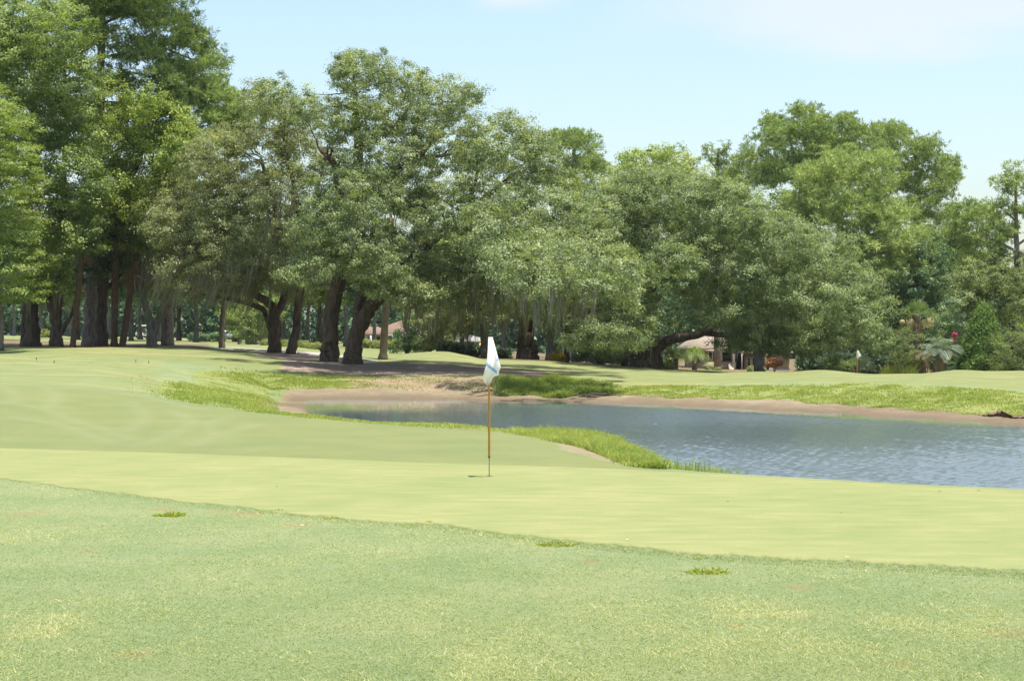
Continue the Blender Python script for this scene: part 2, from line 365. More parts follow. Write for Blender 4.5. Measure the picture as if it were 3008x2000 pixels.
    at = {'za': np.stack([pad(fair), pad(bank), pad(sand)], -1), 'zb': np.stack([pad(mulch), pad(forest), pad(np.maximum(dirt, litter*.0))], -1),
          'zc': np.stack([pad(arc), pad(dead), pad(wet)], -1), 'zd': np.stack([pad(litter), pad(T/15), pad(np.clip((T-9)/.3,0,1))], -1)}
    o = np_mesh('ground', v, [f, np.array([[base, base+1, base+2, base+3]])], ground_mat(), attrs=at, smooth=True)
    tag(o, 'mown golf course ground with rough, fairway, banks and woodland floor', 'ground', kind='structure')

def ground_mat():
    m, N, L, b = newmat('course_ground')
    tc = N.new('ShaderNodeTexCoord').outputs['Object']
    def attr(k):
        a = N.new('ShaderNodeAttribute'); a.attribute_name = k; s = N.new('ShaderNodeSeparateXYZ'); L.new(a.outputs['Vector'], s.inputs[0]); return s.outputs
    za, zb, zc, zd = attr('za'), attr('zb'), attr('zc'), attr('zd')
    nf = noise(N, L, 38, 5, .75, tc).outputs[0]      # blades
    nm = noise(N, L, 5.5, 4, .6, tc).outputs[0]      # tufts
    nl = noise(N, L, .55, 4, .6, tc).outputs[0]      # patches
    nx = noise(N, L, .13, 3, .55, tc).outputs[0]
    def edge(w, k=.5, n=nm):      # noisy threshold of a weight
        a = math_(N, L, 'SUBTRACT', n, .5); a = math_(N, L, 'MULTIPLY_ADD', a, k, w)
        mr = N.new('ShaderNodeMapRange'); mr.interpolation_type = 'SMOOTHSTEP'; L.new(a, mr.inputs[0]); mr.inputs[1].default_value = .35; mr.inputs[2].default_value = .65
        return mr.outputs[0]
    def tone(stops, wf=.45, wm=.3, wl=.25):
        a = math_(N, L, 'MULTIPLY', nf, wf); a = math_(N, L, 'MULTIPLY_ADD', nm, wm, a); a = math_(N, L, 'MULTIPLY_ADD', nl, wl, a)
        r = ramp(N, stops); L.new(a, r.inputs[0]); return r.outputs[0]
    ne = math_(N, L, 'MULTIPLY_ADD', nl, .65, math_(N, L, 'MULTIPLY', nm, .35))
    st = N.new('ShaderNodeMapping'); st.inputs['Scale'].default_value = (.10, .55, 1); st.inputs['Rotation'].default_value = (0,0,-.12); L.new(tc, st.inputs[0])
    ns = noise(N, L, 1.0, 4, .6, st.outputs[0]).outputs[0]
    c_rough = tone([(.30,(0.109,0.156,0.065)),(.46,(0.155,0.197,0.088)),(.58,(0.201,0.225,0.109)),(.72,(0.272,0.263,0.156))], .25,.3,.45)
    c_fair = tone([(.30,(0.118,0.151,0.058)),(.5,(0.152,0.175,0.067)),(.7,(0.196,0.196,0.081))], .30,.25,.45)
    fair2 = tone([(.30,(0.125,0.167,0.059)),(.5,(0.159,0.186,0.069)),(.68,(0.225,0.213,0.095))], .2,.3,.5)
    mr = N.new('ShaderNodeMapRange'); mr.interpolation_type = 'SMOOTHSTEP'; L.new(ns, mr.inputs[0]); mr.inputs[1].default_value = .50; mr.inputs[2].default_value = .66
    fair2 = mixc(N, L, math_(N, L, 'MULTIPLY', mr.outputs[0], .6), fair2, (0.275,0.236,0.114))
    mr = N.new('ShaderNodeMapRange'); mr.interpolation_type = 'SMOOTHSTEP'; L.new(zd[1], mr.inputs[0]); mr.inputs[1].default_value = .2; mr.inputs[2].default_value = .23
    c_fair = mixc(N, L, mr.outputs[0], c_fair, fair2)
    c_far = fair2
    c_bank = tone([(.30,(.095,.122,.040)),(.45,(.165,.194,.062)),(.58,(.212,.226,.078)),(.70,(.27,.235,.12))], .3,.4,.3)
    c_sand = tone([(.30,(0.119,0.094,0.061)),(.5,(0.203,0.165,0.104)),(.7,(0.267,0.220,0.141))], .3,.35,.35)
    c_mulch = tone([(.30,(0.111,0.086,0.066)),(.5,(0.221,0.169,0.131)),(.7,(0.354,0.277,0.211))], .35,.4,.25)
    c_forest = tone([(.30,(0.074,0.053,0.029)),(.5,(0.139,0.107,0.057)),(.7,(0.221,0.172,0.098))], .35,.35,.3)
    c_dirt = tone([(.30,(0.123,0.090,0.057)),(.5,(0.213,0.184,0.107)),(.7,(0.221,0.213,0.107))], .3,.4,.3)
    c = mixc(N, L, edge(za[0], .35), c_rough, c_fair)
    c = mixc(N, L, math_(N, L, 'MULTIPLY', zd[2], .8, clamp=True), c, c_far)
    c = mixc(N, L, edge(za[1], 1.5, ne), c, c_bank)
    c = mixc(N, L, edge(zd[0], 1.3), c, tone([(.32,(0.115,0.078,0.049)),(.5,(0.238,0.172,0.115)),(.68,(0.344,0.262,0.180))], .3,.6,.1))
    c = mixc(N, L, edge(za[2], 1.1, ne), c, c_sand)
    c = mixc(N, L, edge(zb[2], .9), c, c_dirt)
    c = mixc(N, L, edge(zb[0], 1.2, ne), c, c_mulch)
    c = mixc(N, L, edge(zb[1], .4), c, c_forest)
    c = mixc(N, L, math_(N, L, 'MULTIPLY', zc[0], .26, clamp=True), c, (0.205,0.226,0.127))
    c = mixc(N, L, math_(N, L, 'MULTIPLY', edge(zc[1], 1.5, nf), .38), c, (0.246,0.152,0.070))
    c = mixc(N, L, math_(N, L, 'MULTIPLY', zc[2], .75, clamp=True), c, (0.107,0.078,0.049))
    # broad yellowing of the turf
    mr = N.new('ShaderNodeMapRange'); L.new(nx, mr.inputs[0]); mr.inputs[1].default_value = .45; mr.inputs[2].default_value = .75; mr.inputs[4].default_value = .35
    c = mixc(N, L, mr.outputs[0], c, mixc(N, L, 1.0, c, (1.18,1.04,.82), 'MULTIPLY'))
    L.new(c, b.inputs['Base Color']); b.inputs['Roughness'].default_value = .85; b.inputs['Specular IOR Level'].default_value = .12
    bp = N.new('ShaderNodeBump'); bp.inputs['Strength'].default_value = .55; bp.inputs['Distance'].default_value = .03
    L.new(math_(N, L, 'MULTIPLY_ADD', nm, .6, nf), bp.inputs['Height']); L.new(bp.outputs[0], b.inputs['Normal'])
    return m

def build_green():
    uu = np.arange(-1500, 4601, 7.0); n = 40
    wob = lambda u, s: .010*np.sin(u*.021*s)+.008*np.sin(u*.053*s+1)+.006*np.sin(u*.13*s)
    y0 = Yflat(pchip(*zip(*NEAR), uu))*(1+wob(uu,1)*.35); y1 = Yflat(pchip(*zip(*FAR), uu))
    t = np.linspace(0, 1, n); Yg = y0[:, None]+(y1-y0)[:, None]*t
    v = np.stack([(uu[:, None]-UC)/F*Yg, Yg, np.full(Yg.shape, .007)], -1)
    v0 = v[:, :1].copy(); v0[..., 2] = -.03; v1 = v[:, -1:].copy(); v1[..., 2] = -.06
    v = np.concatenate([v0, v, v1], 1); nr = n+2
    i = np.arange(len(uu)-1)[:, None]*nr; j = np.arange(nr-1)[None]
    f = np.stack([i+j, i+nr+j, i+nr+j+1, i+j+1], -1).reshape(-1, 4)
    m, N, L, b = newmat('putting_turf')
    tc = N.new('ShaderNodeTexCoord').outputs['Object']
    mp = N.new('ShaderNodeMapping'); mp.inputs['Scale'].default_value = (.55, 1.6, 1); mp.inputs['Rotation'].default_value = (0,0,.06); L.new(tc, mp.inputs[0])
    a = noise(N, L, 2.2, 6, .62, mp.outputs[0]).outputs[0]; f2 = noise(N, L, 60, 4, .7, tc).outputs[0]; g = noise(N, L, .35, 3, .5, tc).outputs[0]
    s = math_(N, L, 'MULTIPLY', a, .42); s = math_(N, L, 'MULTIPLY_ADD', f2, .36, s); s = math_(N, L, 'MULTIPLY_ADD', g, .22, s)
    r = ramp(N, [(.39,(.154,.188,.068)),(.5,(.195,.213,.081)),(.61,(.250,.243,.104))]); L.new(s, r.inputs[0])
    L.new(r.outputs[0], b.inputs['Base Color']); b.inputs['Roughness'].default_value = .8; b.inputs['Specular IOR Level'].default_value = .12
    bp = N.new('ShaderNodeBump'); bp.inputs['Strength'].default_value = .25; bp.inputs['Distance'].default_value = .01
    L.new(f2, bp.inputs['Height']); L.new(bp.outputs[0], b.inputs['Normal'])
    tag(np_mesh('putting_green', v.reshape(-1, 3), f, m, smooth=False), 'smooth pale yellow green putting surface', 'putting green', kind='structure')

def build_water():
    rng = np.random.default_rng(5)
    uu = np.concatenate([np.linspace(-600, 800, 20)[:-1], np.arange(800, 3100, 5.0), np.linspace(3105, 4600, 40)]); yy = np.exp(np.arange(math.log(24.), math.log(92.), .0021))
    X = (uu[:, None]-UC)/F*yy; Yv = np.broadcast_to(yy, X.shape); Zv = np.zeros(X.shape)
    wind = -.6
    for k in range(46):
        lam = np.exp(rng.uniform(math.log(.15), math.log(.55))); th = wind+rng.normal(0, .75); sl = .034
        kx, ky = math.cos(th)*2*np.pi/lam, math.sin(th)*2*np.pi/lam
        Zv += sl*lam/(2*np.pi)*np.sin(kx*X+ky*Yv+rng.uniform(0, 6.28))
    u = np.broadcast_to(uu[:, None], X.shape); i = np.clip(np.searchsorted(ULIST, uu)-1, 0, len(ULIST)-1)
    dfar = KY[i, 7][:, None]-Yv     # metres to the far waterline: the lee of the bank lies calm
    calm = sstep(.4, 5.0, dfar-1.2*np.sin(X*.21)) ; gust = .72+.28*np.sin(X*.13+.6*np.sin(Yv*.16))*np.sin(Yv*.19+1)
    amp = (.14+.86*calm)*gust*(.13+.87*sstep(1000, 2000, u-6*(Yv-60)))
    nc, nr = X.shape; v = np.stack([X, Yv, WATER+Zv*amp*.95], -1).reshape(-1, 3)
    a = np.arange(nc-1)[:, None]*nr; j = np.arange(nr-1)[None]; f = np.stack([a+j, a+nr+j, a+nr+j+1, a+j+1], -1).reshape(-1, 4)
    m, N, L, b = newmat('pond_water_surface')
    b.inputs['Base Color'].default_value = (.080,.108,.124,1); L.new(math_(N, L, 'MULTIPLY_ADD', attrn(N, 'chop'), .20, .035), b.inputs['Roughness']); b.inputs['IOR'].default_value = 1.33
    b.inputs['Specular IOR Level'].default_value = .5
    tag(np_mesh('pond_water', v, f, m, smooth=True, attrs={'chop': amp.ravel()}), 'rippled blue pond water', 'water', kind='structure')

# ------------------------------------------------------------------ grass (stuff)
def blades(name, x, y, z, h, w, lean, mat, rng, tint, label):
    n = len(x); th = rng.uniform(0, 2*np.pi, n); ln = rng.normal(0, lean, (n, 2))
    b = np.stack([x, y, z-.01], -1); s = np.stack([np.cos(th), np.sin(th), 0*th], -1)*(w/2)[:, None]
    mid = b+np.stack([ln[:,0]*h*.4, ln[:,1]*h*.4, h*.6], -1); tip = b+np.stack([ln[:,0]*h*1.3, ln[:,1]*h*1.3, h], -1)
    v = np.stack([b-s, b+s, mid+s*.8, tip, mid-s*.8], 1).reshape(-1, 3)
    k = np.arange(n)[:, None]*5
    f = np.concatenate([k+np.array([[0,1,2,4]])]); f3 = k+np.array([[4,2,3]])
    o = np_mesh(name, v, [f, f3], mat, attrs={'tint': np.repeat(tint, 5)})
    return tag(o, label, 'grass', kind='stuff')

def build_grass():
    rng = np.random.default_rng(3)
    n = 900000
    Y = 1/rng.uniform(1/28., 1/9.6, n); u = rng.uniform(-700, 3700, n)
    edge = Yflat(pchip(*zip(*NEAR), u)); keep = Y < edge*(1+.0)+rng.normal(0, .05, n); Y, u = Y[keep], u[keep]; edge = edge[keep]
    x = (u-UC)/F*Y; z = ground_z(x, Y); k = len(x)
    tuft = lownoise(x, Y, .55)*.55+lownoise(x, Y, 2.6, 2)*.45
    h = rng.uniform(.010, .023, k)*(.7+.7*tuft)*np.where(edge-Y < .5, 1.45, 1); w = rng.uniform(.004, .008, k)
    h *= np.where(rng.random(k) < .02, 1.9, 1.); tint = np.clip(rng.normal(.54, .27, k)+1.25*(tuft-.5)-np.where(edge-Y < .32, .34, 0), 0, 1)
    blades('rough_grass', x, Y, z, h, w, .95, M['roughblade'], rng, tint, 'short mown rough grass in front of the putting green')
    # near bank of the pond, the spit and the far banks
    X, YY, Hh, Ww, Tt = [], [], [], [], []
    def strip(n, ur, tr, h, w, tint, prob=None):
        u = rng.uniform(*ur, n); i = np.clip(np.searchsorted(ULIST, u)-1, 0, len(ULIST)-1); t = rng.uniform(*tr, n)
        a = np.floor(t).astype(int); fr = t-a; Yv = KY[i, a]*(1-fr)+KY[i, a+1]*fr
        xx = (u-UC)/F*Yv; zz = ground_z(xx, Yv)
        p = np.clip((lownoise(xx, Yv*1.4, .65, 5)*.55+lownoise(xx, Yv*1.2, 2.1, 6)*.45-.22)*1.75, 0, 1)
        k = (zz > WATER+.02) & (rng.random(n) < .10+1.1*p)
        if prob is not None: k &= rng.random(n) < prob(u, t)
        X.append(xx[k]); YY.append(Yv[k]); m_ = k.sum()
        Hh.append(rng.uniform(*h, m_)*(.25+1.1*p[k]**1.3)); Ww.append(rng.uniform(*w, m_)); Tt.append(np.clip(rng.normal(tint, .17, m_)+.5*(lownoise(xx[k], Yv[k], .8, 7)-.5)-.12*(p[k]-.5), 0, 1))
    near = lambda u, t: sstep(820, 950, u)
    strip(44000, (820, 1560), (2.93, 3.9), (.03,.13), (.010,.020), .55, near)
    strip(76000, (1480, 1945), (2.90, 3.98), (.05,.24), (.008,.016), .55, lambda u, t: sstep(1480,1620,u)*np.where(t < 3, sstep(2.80, 3.0, t)*.9, 1))
    strip(9000, (1730, 1960), (2.3, 3.1), (.05,.2), (.010,.020), .5, lambda u, t: sstep(1740+(3-t)*90, 1880, u))
    strip(1700, (1900, 2300), (2.55, 3.5), (.06,.30), (.010,.018), .42, lambda u, t: 1-sstep(2000, 2260, u))
    strip(50000, (460, 830), (3.2, 7.0), (.04,.16), (.014,.03), .55, lambda u, t: sstep(470,560,u)*(1-sstep(740,830,u)))
    strip(36000, (540, 850), (6.2, 8.7), (.02,.07), (.014,.028), .6, lambda u, t: sstep(540,640,u)*(1-sstep(800,850,u)))
    strip(9000, (330, 560), (3.0, 6.5), (.03,.08), (.014,.025), .55, lambda u, t: sstep(330,520,u)*.6)
    strip(20000, (400, 960), (2.98, 3.9), (.03,.11), (.02,.04), .45, lambda u, t: sstep(430,640,u))
    strip(40000, (600, 1500), (8.0, 9.1), (.05,.17), (.02,.04), .60, lambda u, t: sstep(620,760,u)*(1-.85*sstep(980,1140,u)))
    strip(40000, (1440, 1800), (7.55, 9.05), (.10,.40), (.02,.045), .30, lambda u, t: sstep(1440,1520,u)*np.where(t < 8, 1-sstep(1640,1700,u), 1))
    strip(90000, (1700, 3250), (7.9, 9.02), (.03,.15), (.015,.035), .58)
    x, y = np.concatenate(X), np.concatenate(YY)
    blades('bank_grass', x, y, ground_z(x, y), np.concatenate(Hh), np.concatenate(Ww), .45, M['grassblade'], rng, np.concatenate(Tt), 'long yellow green grass growing along the pond banks')

# ------------------------------------------------------------------ trees
def sample_blobs(rng, blobs, Y0, den, inner=.45, extra=True, spread=(160, 380), flat_back=.6):
    S = Y0/F; C, D, W_, B = [], [], [], []
    full = []
    for bl in blobs:
        u, v, ru, rv = bl[:4]; dy = bl[4] if len(bl) > 4 else 0.
        full.append((u, v, ru, rv, dy))
        if extra and len(bl) < 6:
            for sg in (-1, 1):
                k = rng.uniform(*spread)
                full.append((u+rng.normal(0, .15)*ru, v+rv*.12+rng.uniform(0, .1)*rv, ru*.86, rv*.84, dy+sg*k))
    for u, v, ru, rv, dy in full:
        a, b, c = ru*S, rv*S, max(ru*.85, rv*.8)*S
        n = max(6, int(den*4*np.pi*(((a*b)**1.6+(a*c)**1.6+(b*c)**1.6)/3)**(1/1.6)))
        d = nrm(rng.normal(0, 1, (n, 3)))
        back = (d[:, 1] > .35) & (dy >= 0) & (rng.random(n) < flat_back); d = d[~back]; n = len(d)
        r = 1-inner*rng.random(n)**1.7
        r *= 1+.10*np.sin(d[:,0]*5+u)*np.sin(d[:,2]*6+v)+.07*np.sin(d[:,0]*11+v)*np.sin(d[:,2]*13+u); spr = (rng.random(n) < .13) & (d[:,2] > -.3); r = np.where(spr, rng.uniform(1.04, 1.24, n), r)
        cen = P(u, v, Y0+dy*S)
        C.append(cen+d*r[:, None]*np.array([a, c, b])); D.append(nrm(d/np.array([a, c, b])))
        W_.append(r)
    return np.concatenate(C), np.concatenate(D), np.concatenate(W_)

def broad_leaves(rng, C, D, per, rc, L, W, flat=.62, up=.55, out=.55, rnd=.75, tmean=.5):
    n = len(C); k = rng.poisson(per, n); idx = np.repeat(np.arange(n), k); m = len(idx)
    rad = rc*rng.uniform(.5, 1.2, n)[idx]
    g = rng.normal(0, .5, (m, 3))*np.array([1, 1, flat]); off = g*rad[:, None]
    c = C[idx]+off
    nn = nrm(out*D[idx]+.35*nrm(g)+np.array([0, 0, up])+rnd*rng.normal(0, .6, (m, 3)))
    t = nrm(rng.normal(0, 1, (m, 3))+.6*D[idx])
    ct = rng.normal(tmean, .19, n)
    tint = np.clip(ct[idx]+rng.normal(0, .17, m), 0, 1)
    Ls = L*rng.uniform(.7, 1.35, m); Ws = W*rng.uniform(.75, 1.3, m)
    v, f = leaf_quads(c, nn, t, Ls, Ws, .18)
    return v, f, np.repeat(tint, 4)

def needle_tufts(rng, C, D, per, L, W, tmean=.5, spread=.36):
    """each clump: several tufts of radiating needle sprays"""
    n = len(C); tf = 9; idx = np.repeat(np.arange(n), tf); m = len(idx)
    tc = C[idx]+rng.normal(0, spread, (m, 3))*np.array([1, 1, .55]); td = nrm(.5*D[idx]+np.array([0,0,.6])+rng.normal(0, .35, (m, 3)))
    ii = np.repeat(np.arange(m), per); q = len(ii)
    d = nrm(td[ii]*.75+rng.normal(0, .62, (q, 3)))
    l = L*rng.uniform(.7, 1.2, q); c = tc[ii]+d*(l*.5)[:, None]
    nn = nrm(np.cross(d, rng.normal(0, 1, (q, 3)))+td[ii]*.6)
    ct = rng.normal(tmean, .12, n)[idx]+rng.normal(0, .1, m)
    tint = np.clip(ct[ii]+rng.normal(0, .13, q), 0, 1)
    v, f = leaf_quads(c, nn, d, l, W*rng.uniform(.8, 1.3, q), 0)
    return v, f, np.repeat(tint, 4)

def limb_pts(limbs, Y0):
    S = Y0/F; out = []
    for lb in limbs:
        q = spline(np.array([(u, v, (dy[0] if dy else 0)) for u, v, r, *dy in lb], float), max(8, 5*len(lb)))
        r = np.interp(np.linspace(0, len(lb)-1, len(q)), range(len(lb)), [p[2] for p in lb])*S
        out.append((P(q[:,0], q[:,1], Y0+q[:,2]*S), r))
    return out

def trunk_mesh(rng, limbs, Y0, C=None, nb=60, br=.06, flare=1.15, k=12, wig=.10):
    mb = MB(); L_ = limb_pts(limbs, Y0)
    for q, (p, r) in enumerate(L_):
        p = p.copy(); r = r.copy()
        if q == 0 and flare:
            t = np.linspace(0, 1, len(p)); h = p[:, 2]-p[0, 2]
            r *= 1+(flare-1)*np.exp(-np.maximum(h, 0)/(r[0]*1.3+.01)); p[0, 2] -= .25
        p[1:] += rng.normal(0, 1, (len(p)-1, 3))*(r[1:]*wig)[:, None]*np.array([1, 1, .3])
        mb.tube(p, r, k, True, .07, rng)
    if C is not None and nb:
        pts = np.concatenate([p[len(p)//3:] for p, r in L_]); rr = np.concatenate([r[len(r)//3:] for p, r in L_])
        sel = C[rng.choice(len(C), min(nb, len(C)), replace=False)]
        for c in sel:
            d = np.linalg.norm((pts-c)*np.array([1, 1, 1.3]), axis=1)+np.maximum(pts[:, 2]-c[2], 0)*1.5; i = int(np.argmin(d)); a = pts[i]
            l = np.linalg.norm(c-a)
            if l < .5 or l > 3.6: continue
            mid = a+(c-a)*.5+rng.normal(0, .07*l, 3)+np.array([0, 0, .04*l])
            q = spline(np.array([a, mid, c]), 9); q[1:-1] += rng.normal(0, .03*l, (7, 3))
            r0 = min(rr[i]*.75, br*(.5+.12*l))
            mb.tube(q, np.linspace(r0, max(.012, r0*.18), 9), 5, False)
    return mb

def moss_mesh(rng, anchors, n_each, Lr, Y0, sway=(0, 0), w=.05):
    """hanging strands"""
    n = len(anchors)*n_each; a = np.repeat(anchors, n_each, 0)+rng.normal(0, .16, (n, 3))*np.array([1, 1, .5])
    bl = np.repeat(rng.uniform(*Lr, len(anchors)), n_each)*rng.uniform(.35, 1.1, n)
    k = 6; t = np.linspace(0, 1, k)[None, :, None]
    sw = np.array([sway[0], sway[1], 0])*rng.uniform(.5, 1.2, (n, 1))
    conv = (np.repeat(anchors, n_each, 0)-a)*np.array([1, 1, 0])
    p = a[:, None]+np.array([0, 0, -1])*t*bl[:, None, None]+(sw*bl[:, None])[:, None]*t**2+conv[:, None]*t*.75+rng.normal(0, .025, (n, k, 3))
    th = rng.uniform(-.9, .9, n); s = np.stack([np.cos(th), np.sin(th), 0*th], -1)[:, None]*(w*rng.uniform(.5, 1.2, (n, 1, 1)))*np.array([.55, 1, .9, .7, .45, .1])[None, :, None]*.5
    v = np.stack([p-s, p+s], 2).reshape(-1, 3)
    i = (np.arange(n)*k*2)[:, None]+np.arange(k-1)[None]*2
    f = np.stack([i, i+1, i+3, i+2], -1).reshape(-1, 4)
    return v, f, np.repeat(np.clip(rng.normal(.5, .2, n), 0, 1), k*2)

def tree(name, label, cat, Y, limbs, blobs, leaf, bark, seed, den=1.0, per=40, rc=.62, L=.15, W=.085, kind='broad', nb=60, br=.06,
         group=None, extra=True, spread=(160, 380), tmean=.5, moss=None, flare=1.15, inner=.45, up=.55, out=.55, rnd=.75, flat=.62, crown_name='crown', k=12, base=None):
    rng = np.random.default_rng(seed)
    C, D, Wt = sample_blobs(rng, blobs, Y, den*(1.35 if kind == 'broad' else 1.0), inner, extra, spread); per = per*(2.2 if kind == 'broad' else 1.35); L *= (.92 if kind == 'broad' else 1.1); W *= (.98 if kind == 'broad' else 1.1); rc *= .84
    zg = ground_z(C[:,0], C[:,1])+.25
    ok = C[:,2] > zg; C, D, Wt = C[ok], D[ok], Wt[ok]
    b = P(limbs[0][0][0], limbs[0][0][1], Y); b[2] = float(ground_z(b[0], b[1])) if base is None else base
    root = thing(name, label, cat, b, group)
    mb = trunk_mesh(rng, limbs, Y, C, nb, br, flare, k)
    mb.build('trunk', M[bark], root, b, smooth=True)
    if kind == 'pine': v, f, t = needle_tufts(rng, C, D, per, L, W, tmean)
    else: v, f, t = broad_leaves(rng, C, D, per, rc, L, W, flat, up, out, rnd, tmean)
    np_mesh(crown_name, v, f, M[leaf], root, {'tint': t}, origin=b)
    if moss:
        sel = moss.get('sel')
        A = C
        if sel: 
            U_ = A[:,0]/A[:,1]*F+UC; V_ = VC+(H-A[:,2])*F/A[:,1]
            A = A[(U_ > sel[0]) & (U_ < sel[2]) & (V_ > sel[1]) & (V_ < sel[3])]
        A = A[rng.choice(len(A), min(moss['n'], len(A)), replace=False)]
        v, f, t = moss_mesh(rng, A, moss.get('each', 9), moss.get('L', (.6, 2.0)), Y, moss.get('sway', (0, 0)), moss.get('w', .05))
        tag(np_mesh('spanish_moss', v, f, M['moss'], root, {'tint': t}, origin=b), kind='stuff')
    return root

def gv(u, Y):      # picture row of the ground at column u, depth Y
    p = G(u, Y); return VC+(H-p[2])*F/Y
build_ground(); build_green(); build_water(); build_grass()

# ------------------------------------------------------------------ the oaks beside the pond
GO = 'live oaks clustered beside the pond'
Yt = 112
tree('live_oak', 'olive live oak with long left-reaching low limbs and windblown moss', 'tree', Yt,
 [[(803,gv(803,Yt),19),(808,975,16),(806,930,15),(790,890,13,-30),(752,868,11,-60),(720,845,9,-90),(660,780,6,-120)],
  [(806,930,13),(832,880,11),(845,790,9),(815,640,8),(770,480,5)],[(800,985,9),(782,930,8),(765,905,8,-20),(700,884,7,-50),(620,868,5,-90),(560,850,4,-120)],
  [(815,640,6),(700,560,5,60),(600,520,3,80)],[(660,780,5,-120),(560,740,4,-150),(470,800,2,-160),(440,770,1.5,-160)]],
 [(620,560,120,120),(560,690,100,100),(680,690,110,100),(510,790,60,50),(650,440,95,70),(700,560,110,110),(620,800,85,55),(735,790,75,70),(490,650,60,75),(570,470,50,50),(700,400,60,50)],
 'oak_olive', 'bark_oak', 11, den=1.1, per=40, rc=.55, L=.13, W=.075, nb=150, group=GO, spread=(130,300),
 moss=dict(n=150, each=13, L=(1.0,2.9), sway=(-.5,0), sel=(430,740,780,900)))
Yt = 111
tree('live_oak', 'slim leaning oak trunk between the forked oak and the thickest oak', 'tree', Yt,
 [[(853,gv(853,Yt),15),(866,985,12),(877,900,12),(886,800,10),(880,650,9),(850,480,6),(820,350,4)],[(880,650,6),(930,560,4,40),(960,450,3,60)],[(886,780,5),(820,700,4,-40),(780,620,3,-60)]],
 [(800,370,95,90),(830,540,105,105),(860,710,85,90),(755,262,40,34),(900,460,90,90),(770,300,60,45),(840,820,60,40)],
 'oak_olive', 'bark_oak', 12, den=1.05, per=38, rc=.55, L=.13, W=.075, nb=110, group=GO, spread=(130,300),
 moss=dict(n=60, each=12, L=(.8,2.8), sway=(-.12,0), sel=(700,560,960,900)))
Yt = 103
tree('live_oak', 'thickest upright oak of the cluster, its crown the highest over the pond', 'tree', Yt,
 [[(966,gv(966,Yt),27),(969,1040,24),(970,1000,22.5),(972,930,22),(985,860,21),(1005,790,20),(1030,690,19),(1048,570,17),(1052,450,12),(1045,330,8),(1040,220,4)],
  [(1040,600,13),(1110,540,12,-40),(1170,495,12,-60),(1225,465,10,-70),(1270,400,7,-60),(1285,350,5,-40)],
  [(1030,650,9),(990,560,8,-30),(985,490,8,-60),(940,440,5,-80)],[(1052,440,7),(1110,390,7,-30),(1170,365,5,-40),(1210,300,3,0)],
  [(1285,350,5,-40),(1300,300,3,0)],[(1225,465,6,-70),(1330,450,4,-40),(1400,400,3,0)],[(1005,780,9),(930,700,7,80),(880,600,5,140)],[(990,500,7,-60),(975,470,8,-90),(960,462,8,-110)]],
 [(1075,205,85,60),(1010,215,45,55),(1190,240,95,55),(1310,290,95,75),(1385,265,35,35),(1150,330,140,70),(1010,350,120,75),(880,310,90,60),(815,255,50,38),(1300,420,130,90),
  (1110,460,140,85),(1000,560,110,90),(940,690,90,90),(1410,370,50,50),(1050,170,60,30),(760,300,40,40),(1200,560,120,80),(1005,755,95,55,-260),(905,790,75,45,-200),(1085,700,100,70,-280),(1175,850,95,45,-240),(960,640,100,75,-260),(1070,570,110,75,-300),(1120,780,80,50,-320)],
 'oak', 'bark_oak', 13, den=1.05, per=38, rc=.52, L=.13, W=.075, nb=230, br=.075, group=GO, spread=(150,330), k=16,
 moss=dict(n=50, each=9, L=(.6,1.8), sel=(850,500,1300,800)))
Yt = 101
tree('live_oak', 'stout oak leaning out over the bank with a forked trunk and wide lower crown', 'tree', Yt,
 [[(1032,gv(1032,Yt),27),(1036,1040,24),(1042,1005,22),(1058,960,21),(1085,910,20),(1128,855,18),(1165,810,18),(1215,760,15),(1290,690,12),(1400,600,9),(1500,520,5)],
  [(1050,970,16),(1056,900,15,30),(1070,850,13,50),(1080,780,10,60),(1100,650,6,80)],[(1066,940,10),(1100,880,9,30),(1140,830,8,30),(1150,760,6,40)],
  [(1200,775,9),(1320,790,8,-60),(1450,800,6,-120),(1600,790,4,-200)],[(1400,600,8),(1560,620,6,-30),(1700,690,4,-60)],[(1350,640,7),(1390,560,5,60),(1430,440,4,60),(1560,420,2,60)]],
 [(1500,425,110,80),(1490,350,40,40),(1560,400,50,45),(1600,470,60,60),(1450,550,140,105),(1620,590,120,105),(1300,600,130,100),(1740,690,105,100),(1550,740,130,105),(1390,770,140,90),
  (1680,810,120,70),(1810,790,70,80),(1210,750,110,85),(1110,810,90,60),(1260,860,100,50),(1430,870,100,45),(1580,885,70,40),(1600,750,110,80,-560),(1470,660,110,90,-450),(1640,770,110,70,-820),(1560,820,90,50,-860),(1500,760,90,60,-760),(1830,790,55,55,-760),(1760,830,60,40,-880),(1400,440,60,60),(1850,860,45,50)],
 'oak', 'bark_oak', 14, den=1.05, per=38, rc=.55, L=.135, W=.078, nb=260, br=.08, group=GO, spread=(150,360), k=16,
 moss=dict(n=110, each=11, L=(.7,2.6), sway=(-.05,0), sel=(1150,800,1750,960)))
# palm trunk behind them
Yt = 113; b = G(1130, Yt)
def ringed_trunk(mb, pts, r, rng): mb.tube(spline(pts, 26), r, 12, True, .05, rng)

